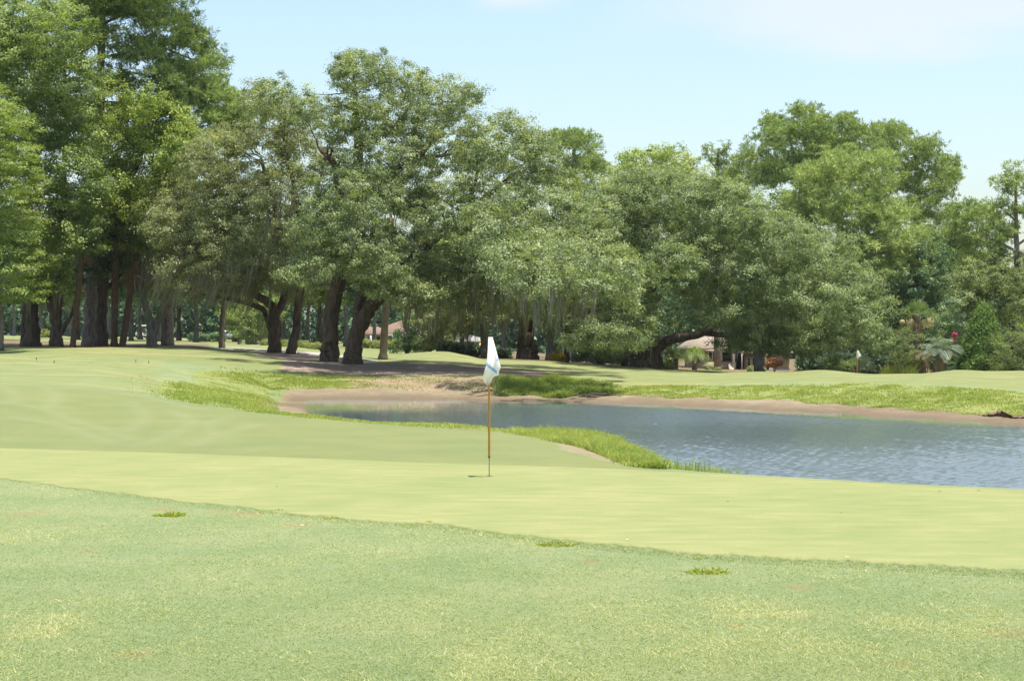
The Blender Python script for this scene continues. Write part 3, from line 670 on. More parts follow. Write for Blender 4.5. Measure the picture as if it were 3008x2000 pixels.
# ------------------------------------------------------------------ big oak across the pond
Yt = 132
tree('live_oak', 'huge low spreading oak across the pond, one bare limb arching over a house', 'tree', Yt,
 [[(1895,gv(1895,Yt),44),(1893,1040,38),(1885,990,33),(1872,930,28),(1850,850,22),(1810,740,14),(1780,640,8)],
  [(1905,1060,21),(1925,1028,18,-20),(1955,1003,15.5,-40),(2000,990,13,-60),(2060,978,11,-70),(2110,945,9,-70),(2150,900,7,-60),(2210,820,6,-40)],
  [(1872,930,15),(1905,860,12,-20),(1950,810,11,-40),(1990,775,9,-60),(2010,730,9,-60),(2050,650,5,-30)],[(1990,775,9,-60),(2080,760,8,-60),(2115,730,6,-50),(2200,680,4,0)],
  [(2060,978,9,-70),(2180,990,7,-60),(2300,1000,5,-60),(2420,1010,4,-60),(2520,1030,2,-60)],[(1860,900,9),(1800,930,8,-60),(1740,960,6,-80),(1690,1000,3,-80)]],
 [(1780,620,120,85),(1950,580,150,75),(1840,590,110,80),(2100,630,160,90),(2270,690,145,85),(2400,760,140,95),(2490,850,115,90),(2545,930,90,75),(2200,800,140,95),(2350,880,140,95),(1950,690,130,80),
  (1760,740,90,90),(2080,840,90,50),(2240,940,110,55),(2430,970,110,55),(1835,955,75,60),(1730,640,50,60),(2100,555,110,45),(2570,990,55,50),(1900,520,90,35),(1800,850,80,60),(2040,720,90,70),(2150,900,90,50),(1870,880,60,40),(2330,990,70,40),(2200,1000,80,35),(2290,1010,70,28),(2130,1005,40,26),(2380,1020,60,26),(1745,965,60,36,-90),(1695,1000,45,28,-90),(1840,1000,60,34,-120),(1880,800,80,60,-200),(1960,760,90,60,-260),(1800,1030,50,22,-100),(1865,990,50,34,-190),(1800,990,60,40,-150),(1890,930,50,34,-200),(2120,925,60,26,-200,1),(2170,965,55,34,-200,1)],
 'oak_grey', 'bark_oak', 15, den=.85, per=40, rc=.66, L=.155, W=.09, nb=240, br=.09, spread=(150,330), k=16,
 moss=dict(n=70, each=9, L=(.6,1.7), sel=(1680,880,2400,1040), w=.06))

# ------------------------------------------------------------------ the left stand
Yt = 106
tree('shade_tree', 'feathery green tree at the photo edge with drooping layered sprays', 'tree', Yt,
 [[(-8,gv(-8,Yt),20),(-10,900,16),(-25,700,12),(-30,450,6)],[(-12,850,7),(60,800,4,-40),(110,790,2,-50)],[(-20,720,7),(60,640,4),(120,610,2)]],
 [(-30,400,125,130),(-20,600,130,120),(45,760,95,65),(40,520,85,80),(-60,860,110,70),(60,660,80,60),(10,330,80,70),(70,850,60,40),(-90,300,110,120)],
 'feather', 'bark_grey', 21, den=.75, per=42, rc=.7, L=.15, W=.075, nb=60, flat=.3, up=.9, rnd=.6, spread=(130,260))
Yt = 117
tree('shade_tree', 'dark-barked tree with a thick flared base and moss beside the feathery tree', 'tree', Yt,
 [[(92,gv(92,Yt),27),(94,975,19),(94,860,17),(90,700,14),(95,450,10),(100,200,4)],[(92,820,8),(40,760,5,-40),(0,700,3)],[(90,780,7),(150,720,5),(190,660,3)],[(68,gv(68,Yt)-2,11),(72,930,9),(76,800,7)]],
 [(30,60,140,110),(40,200,130,120),(110,330,110,110),(110,700,100,75),(160,800,75,50),(60,440,110,90),(100,820,80,50),(-40,120,120,120)],
 'gum', 'bark_oak', 22, den=.75, per=40, rc=.7, L=.17, W=.11, nb=90, spread=(130,280), moss=dict(n=26, each=10, L=(.8,2.2), sel=(20,700,260,900)))
Yt = 116
tree('shade_tree', 'tree with two stems parting in a narrow fork under dark foliage', 'tree', Yt,
 [[(168,gv(168,Yt),19),(165,980,15),(168,920,13),(176,860,12),(180,700,10),(190,450,7),(190,200,4)],[(160,950,11),(148,890,10),(138,850,8),(120,760,6),(90,640,4)],[(172,990,8),(190,955,7),(208,930,5),(220,880,3)]],
 [(170,80,110,100),(200,220,120,110),(230,370,110,100),(200,520,115,110),(170,690,90,75),(255,590,75,75),(130,560,80,80),(260,700,55,50),(120,850,60,35)],
 'gum', 'bark_oak', 23, den=.8, per=40, rc=.68, L=.165, W=.105, nb=110, spread=(130,280))
Yt = 122
tree('shade_tree', 'yellow-green broadleaf tree filling the gap between the tall pines', 'tree', Yt,
 [[(300,gv(300,Yt),18),(298,950,15),(305,850,13),(325,700,11),(370,560,10),(430,420,5)],[(310,800,8),(270,720,6),(240,640,3)],[(325,700,8),(420,620,6),(500,560,3)]],
 [(460,360,120,85),(400,290,85,65),(510,430,85,95),(340,420,100,95),(440,560,110,90),(330,560,95,85),(545,400,40,60),(430,680,90,65),(300,680,70,60),(500,520,70,80),(290,330,80,70)],
 'gum_yellow', 'bark_oak', 24, den=.75, per=40, rc=.72, L=.17, W=.11, nb=110, spread=(130,280))
Yt = 125
tree('pine_tree', 'tall pine with a grey-lit straight trunk, its top leaving the photo', 'pine tree', Yt,
 [[(262,gv(262,Yt),24),(266,900,19),(272,760,17),(284,500,15),(295,250,12),(300,60,10),(305,-120,6)],[(299,75,5),(335,55,4),(380,38,4),(430,28,3),(480,10,2)],[(300,45,5),(350,5,4),(420,0,3),(470,40,2)],[(298,65,4),(260,50,3),(215,48,2)],
  [(294,245,6),(340,225,6,-20),(390,215,4,-30),(460,230,3)],[(285,480,5),(420,400,5,40),(560,372,5,40),(620,350,4,40),(660,328,2,40)],[(297,170,4),(400,150,4),(500,130,3),(600,150,2)],[(292,300,4),(430,300,4),(560,250,3)],[(620,350,3,40),(680,322,2.2,0),(735,326,1.5,10)],[(500,150,3,0),(580,180,2.4,0),(650,192,1.5,30)],[(560,250,3,0),(620,240,2,0),(660,274,1.5,0)],[(430,140,3),(520,110,2.4),(600,140,1.5)]],
 [(340,0,150,45),(450,-60,170,90),(470,60,90,40),(560,110,55,30),(600,165,45,28),(520,200,85,32),(600,240,60,25),(640,280,45,22),(260,90,90,50),(390,150,80,40),(470,130,60,30),(640,335,50,28),(695,325,22,16),(560,290,70,30),(230,0,110,60),(330,230,70,35),(690,300,20,14),(300,-120,160,80),(700,350,28,18),(655,272,34,13,0,1),(690,302,30,13,-60,1),(722,332,26,14,0,1),(742,322,15,10,30,1),(628,232,36,14,0,1),(645,190,24,13,40,1),(604,138,32,15,0,1),(575,85,34,14,0,1),(670,355,40,14,-40,1),(705,372,26,12,20,1),(540,60,30,12,0,1)],
 'pine', 'bark_pine', 25, den=.62, per=9, L=.42, W=.05, kind='pine', nb=120, br=.07, inner=.75, spread=(90,220), crown_name='crown')
Yt = 124
tree('pine_tree', 'pine with a stout pale trunk rising beside the grey forked tree', 'pine tree', Yt,
 [[(493,gv(493,Yt),17),(494,930,15),(496,860,14),(500,650,12),(505,400,11),(510,230,6)],[(504,420,5),(580,390,5),(640,372,4),(690,385,2)],[(506,330,5),(560,300,4),(620,290,3)]],
 [(560,270,80,30),(640,350,60,25),(470,230,70,35),(520,200,60,25),(600,400,70,30),(690,330,25,15),(450,320,80,40),(670,390,40,22),(560,460,70,50)],
 'pine', 'bark_pine', 26, den=.5, per=9, L=.42, W=.05, kind='pine', nb=60, br=.06, inner=.75, spread=(90,200))
Yt = 118
tree('shade_tree', 'pale grey forked tree under thin olive foliage and bare twigs', 'tree', Yt,
 [[(446,gv(446,Yt),15),(446,980,14),(440,940,12),(426,890,9),(415,840,8),(440,720,5)],[(453,980,10),(468,930,9),(482,880,7),(478,800,7),(470,700,4)],[(478,810,4),(440,830,3,-40),(400,810,2,-60),(395,850,1.5,-60)],[(475,780,4),(520,720,4),(570,680,2)],[(476,760,3),(450,770,2.5,-60),(430,782,1.5,-80)]],
 [(500,700,85,75),(470,790,50,40),(540,620,80,80),(440,640,50,55),(500,560,80,70)],
 'oak_olive', 'bark_grey', 27, den=.95, per=34, rc=.55, L=.13, W=.075, nb=90, br=.05, spread=(100,200), moss=dict(n=40, each=10, L=(.8,2.2), sway=(-.3,0), sel=(400,740,600,880)))
Yt = 121
tree('slender_tree', 'thin pale trunk draped in moss standing alone by the far lawn', 'tree', Yt,
 [[(650,gv(650,Yt),9),(652,960,7),(656,900,7),(660,820,5),(655,700,3)]], [(640,730,60,60),(670,800,50,40),(620,660,60,60)],
 'oak_olive', 'bark_palm', 28, den=.8, per=34, rc=.55, L=.14, W=.08, nb=30, br=.04, spread=(80,160), moss=dict(n=14, each=14, L=(1.5,3.2), sel=(620,700,690,860)))
Yt = 123
tree('shade_tree', 'very dark trunk standing close against the tall pine', 'tree', Yt+3,
 [[(296,gv(296,Yt+3),19),(296,940,16),(302,800,14),(320,640,10)],[(304,860,7),(360,800,5),(410,760,3)]],
 [(330,740,90,60),(400,800,60,40),(260,800,60,40),(310,650,100,80),(380,700,80,60)],
 'dark', 'bark_oak', 29, den=.7, per=36, rc=.7, L=.17, W=.11, nb=40, spread=(120,240))
# ------------------------------------------------------------------ palms
def fan_frond(rng, c, d, L, n=16, w=.05, droop=.25):
    """a petiole with a fan of leaflets; returns verts, quads"""
    d = nrm(np.array(d, float)); tip = c+d*L*.5+np.array([0, 0, -.05*L])
    side = nrm(np.cross(d, [0, 0, 1.])+1e-6); upv = nrm(np.cross(side, d))
    V, Q = [], []
    s = side*.02; V += [c-s, c+s, tip+s, tip-s]; Q.append([0,1,2,3])
    for a in np.linspace(-1.9, 1.9, n):
        e = nrm(d*math.cos(a)+side*math.sin(a)+upv*rng.normal(0, .08)); l = L*.58*(1-.10*abs(a))*rng.uniform(.85, 1.1)
        mid = tip+e*l*.55; end = tip+e*l+np.array([0, 0, -droop*l]); p = nrm(np.cross(e, upv))*w*.5
        k = len(V); V += [tip-p*.3, mid-p, end, mid+p]; Q.append([k, k+1, k+2, k+3])
    return np.array(V), np.array(Q)
def pinnate_frond(rng, c, d, L, n=24, w=.045, arch=.7):
    d = nrm(np.array(d, float)); t = np.linspace(0, 1, n)
    sp = c+d*L*t[:, None]+np.array([0, 0, -1])*arch*L*(t[:, None]**2)
    tan = nrm(np.gradient(sp, axis=0)); side = nrm(np.cross(tan, [0, 0, 1.])+1e-6); upv = np.cross(side, tan)
    V, Q = [], []
    for i in range(1, n):
        s = side[i]*.018; k = len(V); V += [sp[i-1]-s, sp[i-1]+s, sp[i]+s, sp[i]-s]; Q.append([k,k+1,k+2,k+3])
        for sg in (-1, 1):
            l = L*.30*math.sin(math.pi*(.12+.82*t[i]))+.05
            e = nrm(side[i]*sg+tan[i]*.75+upv[i]*.35); end = sp[i]+e*l+np.array([0, 0, -.15*l]); p = tan[i]*w*.5
            k = len(V); V += [sp[i]-p, sp[i]+e*l*.5+p, end, sp[i]+e*l*.5-p]; Q.append([k,k+1,k+2,k+3])
    return np.array(V), np.array(Q)
def fronds(rng, c, n, L, el, kind, **kw):
    mb = MB(); tint = []
    for i in range(n):
        az = i*2.39996+rng.normal(0, .2); e = rng.uniform(*el); l = L*rng.uniform(.8, 1.1)
        d = (math.cos(az)*math.cos(e), math.sin(az)*math.cos(e), math.sin(e))
        v, q = (fan_frond if kind == 'fan' else pinnate_frond)(rng, np.array(c)+rng.normal(0, .05, 3), d, l, **kw)
        mb.add(v, q); tint += [np.clip(rng.normal(.5, .15), 0, 1)]*len(v)
    return mb, np.array(tint)
def palm(name, label, Y, trunk, rpx, seed, L, n=26, leaf='palm', bark='bark_palm', kind='fan', el=(-.5, 1.3), dead=0, deadL=None, group=None, cat='palm', base_flare=1.3, plumes=None, **kw):
    rng = np.random.default_rng(seed); S = Y/F
    q = np.array(trunk, float); pts = P(q[:,0], q[:,1], np.full(len(q), float(Y))); b = pts[0].copy(); b[2] = float(ground_z(b[0], b[1])); pts[0] = b-np.array([0,0,.15])
    root = thing(name, label, cat, b, group)
    pp = spline(pts, 30); r = np.full(30, rpx*S); r *= 1+.06*np.sin(np.arange(30)*2.4); r[:3] *= [base_flare, base_flare*.9, 1.05]
    MB().tube(pp, r, 12, True, .04, rng).build('trunk', M[bark], root, b, smooth=True)
    top = pts[-1]
    mb, t = fronds(rng, top, n, L, el, kind, **kw); mb.build('crown', M[leaf], root, b, attrs={'tint': t})
    if dead:
        mb, t = fronds(rng, top-np.array([0,0,.2]), dead, deadL or L*.9, (-1.5, -1.0), kind, **kw); mb.build('dead_skirt', M['dead'], root, b, attrs={'tint': t})
    for (du, dv, ru, rv) in (plumes or []):
        c = P(trunk[-1][0]+du, trunk[-1][1]+dv, Y-.8); nn = 260
        dd = nrm(rng.normal(0, 1, (nn, 3))); cc = c+dd*np.array([ru, ru, rv])*S*rng.random((nn, 1))**.4
        v, f = leaf_quads(cc, dd, nrm(np.array([0,0,-1.])+rng.normal(0,.4,(nn,3))), np.full(nn, .22), np.full(nn, .05))
        np_mesh('flower_plume', v, f, M['plume'], root, {'tint': np.repeat(rng.random(nn), 4)}, origin=b)
    return root
palm('palm_tree', 'straight bare palm trunk just behind the two thick oaks', 113, [(1124,gv(1124,113)),(1130,960),(1137,860),(1143,760),(1147,640)], 11, 41, 1.9, base_flare=1.45)
palm('palm_tree', 'upright brown palm with a dead frond skirt, the taller of two', 120, [(335,gv(335,120)),(336,950),(338,850),(343,770),(358,690),(372,655)], 10, 42, 1.9, 30, bark='bark_brown', dead=16, deadL=2.2)
palm('palm_tree', 'leaning brown palm with an orange dead skirt, the shorter of two', 120, [(358,gv(358,120)),(368,960),(380,880),(392,810),(402,745)], 10, 43, 1.7, 22, bark='bark_brown', dead=20, deadL=2.3)
palm('palm_tree', 'thin leaning palm trunk before the tall pine, its head lost in leaves', 116, [(213,gv(213,116)),(220,960),(228,880),(236,800),(246,700)], 8.5, 44, 1.6, 20, bark='bark_brown', dead=8)
palm('fan_palm', 'garden fan palm with two pale cream plumes beside the grey palm', 138, [(2690,gv(2690,138)),(2692,1020),(2695,925)], 9, 45, 1.7, 30, el=(-.3,1.4), dead=8, deadL=1.2, plumes=[(-22,28,13,26),(32,22,22,18),(-45,22,9,9)])
palm('feather_palm', 'grey-blue feather palm with arching fronds beside the dark conical tree', 134, [(2768,gv(2768,134)),(2766,1055),(2764,1030)], 13, 46, 2.3, 34, leaf='pindo', kind='pin', el=(-.2,1.35), dead=8, deadL=1.5, arch=.55)
palm('feather_palm', 'scruffy short palm with brown hanging fronds, left of the grey palm', 136, [(2708,gv(2708,136)),(2704,1060),(2698,1040)], 9, 47, 1.4, 14, leaf='dead', kind='pin', el=(-.6,.9), dead=10, deadL=1.3, arch=.8)
palm('palmetto', 'yellow-green palmetto clump at the edge of the far green', 138, [(2440,gv(2440,138)),(2440,1078)], 7, 48, 1.5, 26, el=(-.1,1.3))
palm('palmetto', 'greyish palmetto low behind the distant flagstick', 140, [(2540,gv(2540,140)),(2540,1088)], 7, 49, 1.4, 22, leaf='pindo', el=(-.1,1.3))
palm('palmetto', 'pale palmetto behind the far flag pole, before the dark shrubs', 143, [(2500,gv(2500,143)),(2500,1080)], 7, 50, 1.5, 18, el=(0,1.3))
palm('palmetto', 'bushy palmetto under the arching oak limb', 142, [(1985,gv(1985,142)),(1985,1052)], 8, 51, 1.7, 26, el=(-.1,1.3))
palm('palmetto', 'bright drooping palmetto against the tan house corner', 150, [(2040,gv(2040,150)),(2040,1040)], 8, 52, 1.9, 26, leaf='bright', kind='pin', el=(.1,1.4), arch=.9)

# ------------------------------------------------------------------ pines beyond
GP = 'pines rising behind the far green'
def pine(label, Y, trunk, blobs, seed, leaf='pine', extra_limbs=(), den=.5, nb=60, **kw):
    tr = [(trunk[0][0], gv(trunk[0][0], Y), trunk[0][2])]+trunk[1:]
    return tree('pine_tree', label, 'pine tree', Y, [tr]+list(extra_limbs), blobs, leaf, 'bark_pine', seed, den=den, per=8, L=.44, W=.062, kind='pine', nb=nb, br=.07, inner=.6, spread=(70,180), group=GP, **kw)
pine('tallest broad-domed pine of the group beyond the far green', 172, [(2375,0,16),(2372,800,13),(2370,600,10),(2365,450,6)],
 [(2360,365,90,45),(2285,400,70,45),(2440,390,85,50),(2225,440,45,40),(2400,450,110,45),(2330,500,110,45),(2230,510,60,40),(2530,400,60,45),(2360,325,45,20),(2480,350,35,25),(2270,350,35,20),(2180,470,30,30),(2440,520,80,40),(2160,530,40,30)], 61)
pine('round yellowish pine standing in front of the tallest domed pine', 158, [(2470,0,17),(2470,800,14),(2466,640,11),(2455,560,8),(2440,500,5)],
 [(2480,470,90,38),(2400,520,65,45),(2555,530,85,60),(2615,610,75,55),(2500,610,110,65),(2640,700,75,55),(2690,690,45,45),(2560,710,100,60),(2440,590,80,60),(2370,580,55,45),(2660,780,70,50),(2540,800,80,45),(2580,470,60,35),(2700,760,50,50),(2330,600,50,35)], 62, 'pine_y', [[(2466,620,6),(2540,600,5),(2600,580,3)],[(2468,700,6),(2560,690,5),(2630,660,3)],[(2470,780,5),(2580,745,5),(2680,735,3)]])
pine('ragged pine on the downhill shoulder of the domed pines', 182, [(2690,0,15),(2690,800,12),(2695,600,9),(2690,460,5)],
 [(2610,390,60,25),(2590,450,60,50),(2680,440,55,40),(2735,460,50,35),(2785,480,28,30),(2715,530,65,45),(2765,555,45,45),(2700,610,65,45),(2775,630,38,32),(2640,520,60,45),(2630,380,35,16),(2720,420,35,18),(2800,510,22,20),(2740,690,50,40)], 63)
pine('lower rounded pine between the ragged pine and the lone thin pine', 165, [(2828,0,12),(2828,800,9),(2832,720,7),(2840,650,4)],
 [(2830,615,55,28),(2885,635,50,35),(2845,690,70,55),(2925,690,40,45),(2800,680,45,45),(2880,750,55,40),(2790,740,45,40)], 64)
pine('lone thin pine with a bare lit trunk and sparse branches against the sky', 150, [(2988,0,12),(2988,900,10),(2988,760,9),(2985,650,6),(2984,500,3)],
 [(2985,505,38,20),(2945,535,35,16),(3000,560,45,20),(2945,595,35,15),(2925,640,30,15),(3015,620,40,20),(2925,690,38,15),(2960,680,36,16),(2900,722,30,12),(2960,560,30,16),(3030,520,40,25),(2930,745,30,10),(2990,610,40,18),(3040,690,40,20)], 65, 'pine_y',
 [[(2988,740,4),(2950,720,4),(2905,700,3),(2880,690,2)],[(2988,700,4),(2950,690,3),(2920,660,2)],[(2988,720,4),(3030,690,3),(3060,660,2)],[(2987,650,3),(2950,620,2.5),(2925,600,2)],[(2990,760,3),(2950,750,3),(2905,735,2)]], den=.42, nb=40, extra=False)
pine('dark round-headed pine showing over the stout oak of the pond cluster', 176, [(1690,0,12),(1690,700,9),(1688,520,8),(1685,440,5)],
 [(1665,405,55,24),(1715,425,42,35),(1635,415,32,24),(1690,480,55,40),(1738,470,25,25),(1645,530,45,28),(1710,530,38,32),(1630,440,25,18),(1700,398,40,16),(1600,520,35,30),(1760,490,30,22),(1670,560,60,30)], 66, 'pine', [[(1688,510,5),(1660,470,4),(1640,440,2)],[(1688,500,5),(1715,460,4),(1735,440,2)],[(1690,560,4),(1650,540,3)]])
pine('small dark pine top beside the pale yellow treetop', 196, [(2106,0,9),(2106,700,7),(2107,520,5),(2110,440,3)],
 [(2108,435,32,16),(2135,462,24,18),(2085,445,22,16),(2100,480,30,18),(2140,500,30,20),(2160,520,30,20)], 67, 'pine', [[(2107,500,2.5),(2085,470,2),(2078,450,1.5)],[(2107,490,2.5),(2130,470,2)]], nb=30, den=.75, extra=False)
Yt = 164
tree('broad_tree', 'pale yellow-green treetop showing above the huge spreading oak', 'tree', Yt, [[(1930,gv(1930,Yt),14),(1930,800,11),(1925,600,8),(1920,480,4)],[(1928,620,5),(2000,540,4),(2040,480,2)],[(1928,640,5),(1860,560,4),(1820,500,2)]],
 [(1890,465,70,38),(1990,470,60,45),(1830,500,50,38),(1945,445,45,22),(2030,510,40,45),(1900,530,110,50),(1800,540,50,40)], 'bright', 'bark_grey', 71, den=.5, per=26, rc=.7, L=.22, W=.13, nb=70, spread=(70,180), tmean=.7)

tree('broad_tree', 'mid-green broadleaf crown between the huge oak and the domed pines', 'tree', 160, [[(2230,gv(2230,160),14),(2228,850,11),(2225,700,7)],[(2228,780,6),(2300,700,4),(2350,650,2)],[(2227,760,6),(2150,680,4),(2110,620,2)]],
 [(2250,610,100,60),(2150,640,90,70),(2350,660,90,70),(2200,720,120,80),(2060,760,100,80),(2320,760,100,80),(2450,820,90,70),(2130,570,60,40),(2000,860,90,70),(1960,930,70,60),(2100,900,100,70)], 'dark', 'bark_grey', 70, den=.5, per=30, rc=.7, L=.20, W=.12, nb=60, spread=(70,180), tmean=.75)
# ------------------------------------------------------------------ undergrowth at the right
GU = 'broadleaf trees crowding behind the far green'
def bushy(name, label, Y, u, blobs, leaf, seed, den=.55, per=34, rc=.6, L=.18, W=.11, cat='tree', bark='bark_oak', trunks=None, group=None, nb=30, spread=(50,140), r=8, **kw):
    top = min(b[1] for b in blobs); v0 = gv(u, Y)
    limbs = trunks or [[(u, v0, r),(u+3, v0-(v0-top)*.4, r*.7),(u-4, v0-(v0-top)*.75, r*.4)]]
    return tree(name, label, cat, Y, limbs, blobs, leaf, bark, seed, den=den, per=per, rc=rc, L=L, W=W, nb=nb, br=.05, group=group, spread=spread, flare=1.3, k=8, **kw)
bushy('broad_tree', 'dark glossy broadleaf tree below the yellowish pine', 156, 2700, [(2690,820,85,70),(2620,880,70,60),(2770,820,80,80),(2700,920,80,70),(2640,960,70,60),(2780,900,60,60),(2740,740,60,50)], 'dark', 72, group=GU, r=12)
bushy('broad_tree', 'light olive broadleaf tree below the lone thin pine', 150, 2900, [(2880,810,85,60),(2960,800,80,60),(2930,880,95,70),(3010,860,70,70),(2850,880,60,60),(3050,800,80,80),(2840,800,40,40)], 'olive', 73, group=GU, r=11)
bushy('broad_tree', 'brownish-green oak bough tree at the photo edge by the dark conical tree', 136, 3015, [(3010,900,45,60),(3030,830,50,50),(3020,970,50,50),(3060,900,60,100)], 'olive', 74, group=GU, r=10, tmean=.25)
bushy('broad_tree', 'mid-green tree filling the hollow behind the ragged pine', 178, 2790, [(2790,760,80,60),(2860,790,70,50),(2740,790,70,50),(2920,780,60,40),(2820,850,90,60)], 'gum', 75, group=GU, r=10)
bushy('garden_shrub', 'small-leaved dusky shrub above the grey feather palm', 147, 2775, [(2770,930,50,45),(2800,900,40,40),(2740,960,45,40),(2820,950,45,40),(2780,990,55,45)], 'dark', 76, L=.14, W=.09, cat='shrub', tmean=.75)
bushy('garden_shrub', 'olive shrub at the photo edge in front of the dark conical tree', 131, 2975, [(2960,1010,50,45),(3000,1030,50,50),(2935,1050,40,35),(2990,970,40,35),(3040,1000,50,60),(2960,1065,60,25)], 'olive', 77, L=.13, W=.08, cat='shrub', tmean=.4)
bushy('garden_shrub', 'olive shrub hiding the stem of the plumed fan palm', 136.5, 2668, [(2668,1010,40,40),(2640,1040,34,30),(2690,1045,30,30),(2655,980,30,26)], 'olive', 79, L=.13, W=.08, cat='shrub', tmean=.35)
# conical dark tree
def cone_tree():
    rng = np.random.default_rng(78); Y = 133; b = G(2890, Y); S = Y/F; n = 1300
    h = np.sqrt(rng.random(n))*.97; th = rng.uniform(0, 2*np.pi, n); hh = 200*S; R = 74*S*(h**.8)*(1+.14*np.sin(th*5+h*21))
    C = np.stack([b[0]+np.cos(th)*R*rng.uniform(.75,1,n), b[1]+np.sin(th)*R*rng.uniform(.75,1,n), b[2]+hh*(1-h)+.25], -1); D = nrm(np.stack([np.cos(th), np.sin(th), np.full(n, .35)], -1))
    root = thing('conical_tree', 'bright dark-shadowed conical evergreen beside the grey feather palm', 'tree', b)
    MB().tube(np.array([b-[0,0,.2], b+[0,0,hh*.5], b+[0,0,hh*.9]]), [.16,.1,.02], 8).build('trunk', M['bark_oak'], root, b)
    v, f, t = broad_leaves(rng, C, D, 52, .42, .17, .055, .9, .5, .5, .7); np_mesh('crown', v, f, M['cedar'], root, {'tint': t}, origin=b)
cone_tree()
def mound(name, label, u, Y, rpx, hpx, leaf, seed, cat='shrub', group=None, n=160, L=.09, W=.06, stem=None, parent=None, dv=0):
    rng = np.random.default_rng(seed); b = G(u, Y); S = Y/F; b0 = b.copy()
    lift = (stem or 0)*S
    root = thing(name, label, cat, b, group)
    d = nrm(rng.normal(0, 1, (n, 3))); d[:, 2] = np.abs(d[:, 2]) if not stem else d[:, 2]*np.where(d[:, 2] < 0, .45, 1)
    C = b+np.array([0, 0, lift])+d*np.array([rpx, rpx, hpx])*S*rng.uniform(.7, 1, (n, 1))*(1+.08*np.sin(d[:, :1]*7+seed)); C[:, 2] = np.maximum(C[:, 2], b[2]+.05)
    v, f, t = broad_leaves(rng, C, d, 40, .22, L, W, .8, .5, .6, .6); np_mesh('crown', v, f, M[leaf], root, {'tint': t}, origin=b)
    mb = MB()
    for a in np.linspace(0, 6.28, 6)[:-1]:
        e = b+np.array([math.cos(a)*rpx*S*.5, math.sin(a)*rpx*S*.5, lift*.9+hpx*S*(.5 if not stem else .1)])
        mb.tube(spline(np.array([b-[0,0,.1], b+(e-b)*.5+[0,0,.05], e]), 6), np.linspace(.035, .012, 6), 5)
    mb.build('stem', M['bark_brown'], root, b)
    return root
GH = 'clipped golden-green shrubs along the far lawn'
for i, (u, Y, r, h, lab) in enumerate([(786,150,21,12,'small round golden-green shrub left of the forked oak trunk'),(836,152,26,13,'golden-green shrub glimpsed between the forked oak and the slim trunk'),
    (892,152,26,14,'plump golden-green shrub just right of the slim leaning trunk'),(928,150,24,14,'golden-green shrub with a dark low edge, middle of three'),(962,152,25,13,'golden-green shrub half hidden by the thickest oak trunk')]):
    mound('clipped_shrub', lab, u, Y, r, h*1.35, 'hedge', 80+i, group=GH, n=120, L=.10, W=.065)
mound('garden_shrub', 'umbrella-shaped orange shrub on thin stems before the tan house', 2275, 186, 23, 13, 'orange', 90, n=170, stem=26, L=.13, W=.08)
GR = 'round light-green bushes before the tan house'
mound('garden_shrub', 'round light-green bush nearer the steps of the tan house', 2208, 187, 12, 15, 'bright', 91, group=GR, n=90, L=.14, W=.09)
mound('garden_shrub', 'round light-green bush nearer the orange shrub', 2235, 187, 11, 14, 'bright', 92, group=GR, n=90, L=.14, W=.09)
mound('garden_shrub', 'loose leafy bush below the porch windows of the tan house', 2084, 192, 10, 11, 'bright', 93, n=70, L=.15, W=.09)
mound('garden_shrub', 'low green sprig of a bush right of the leafy porch bush', 2108, 191, 9, 6, 'gum', 94, n=50, L=.15, W=.09)
mound('croton_shrub', 'yellow and red-tipped shrub under the hanging moss', 1638, 138, 22, 30, 'yellow', 95, n=160, L=.20, W=.06)
mound('garden_shrub', 'dull orange bush far off behind the slender mossy trunk', 588, 215, 17, 16, 'orange', 96, n=80, L=.2, W=.12)
mound('garden_shrub', 'round olive bush glimpsed between the first dark trunks', 134, 205, 24, 24, 'hedge', 97, n=110, L=.18, W=.1)
mound('garden_shrub', 'glossy round-leaved bush at the foot of the huge spreading oak', 1957, 138, 20, 32, 'bright', 98, n=130, L=.17, W=.12)
mound('flowering_shrub', 'small shrub carrying one vivid pink blossom head by the conical evergreen', 2800, 137, 16, 34, 'dark', 99, n=90, L=.13, W=.08)
def blossom():
    rng = np.random.default_rng(100); root = [o for o in bpy.data.objects if o.name.startswith('flowering_shrub')][0]; b = np.array(root.location); n = 420
    c0 = np.array(P(2804, 988, 136.2)); d = nrm(rng.normal(0, 1, (n, 3))); lob = np.array([(-.06,0,.22),(.12,0,.16),(-.02,0,.0),(.05,0,-.24),(-.12,0,.08)])[rng.integers(0, 5, n)]; c = c0+lob+d*np.array([.13, .13, .12])*rng.random((n, 1))**.4
    v, f = leaf_quads(c, d, nrm(rng.normal(0, 1, (n, 3))), np.full(n, .12), np.full(n, .10)); np_mesh('blossom', v, f, M['pink'], root, {'tint': np.repeat(rng.random(n), 4)}, origin=b)
    MB().tube(spline(np.array([b, b+(c0-b)*.6+[.1,0,.1], c0]), 8), .02, 5).build('blossom_stem', M['bark_brown'], root, b)
blossom()
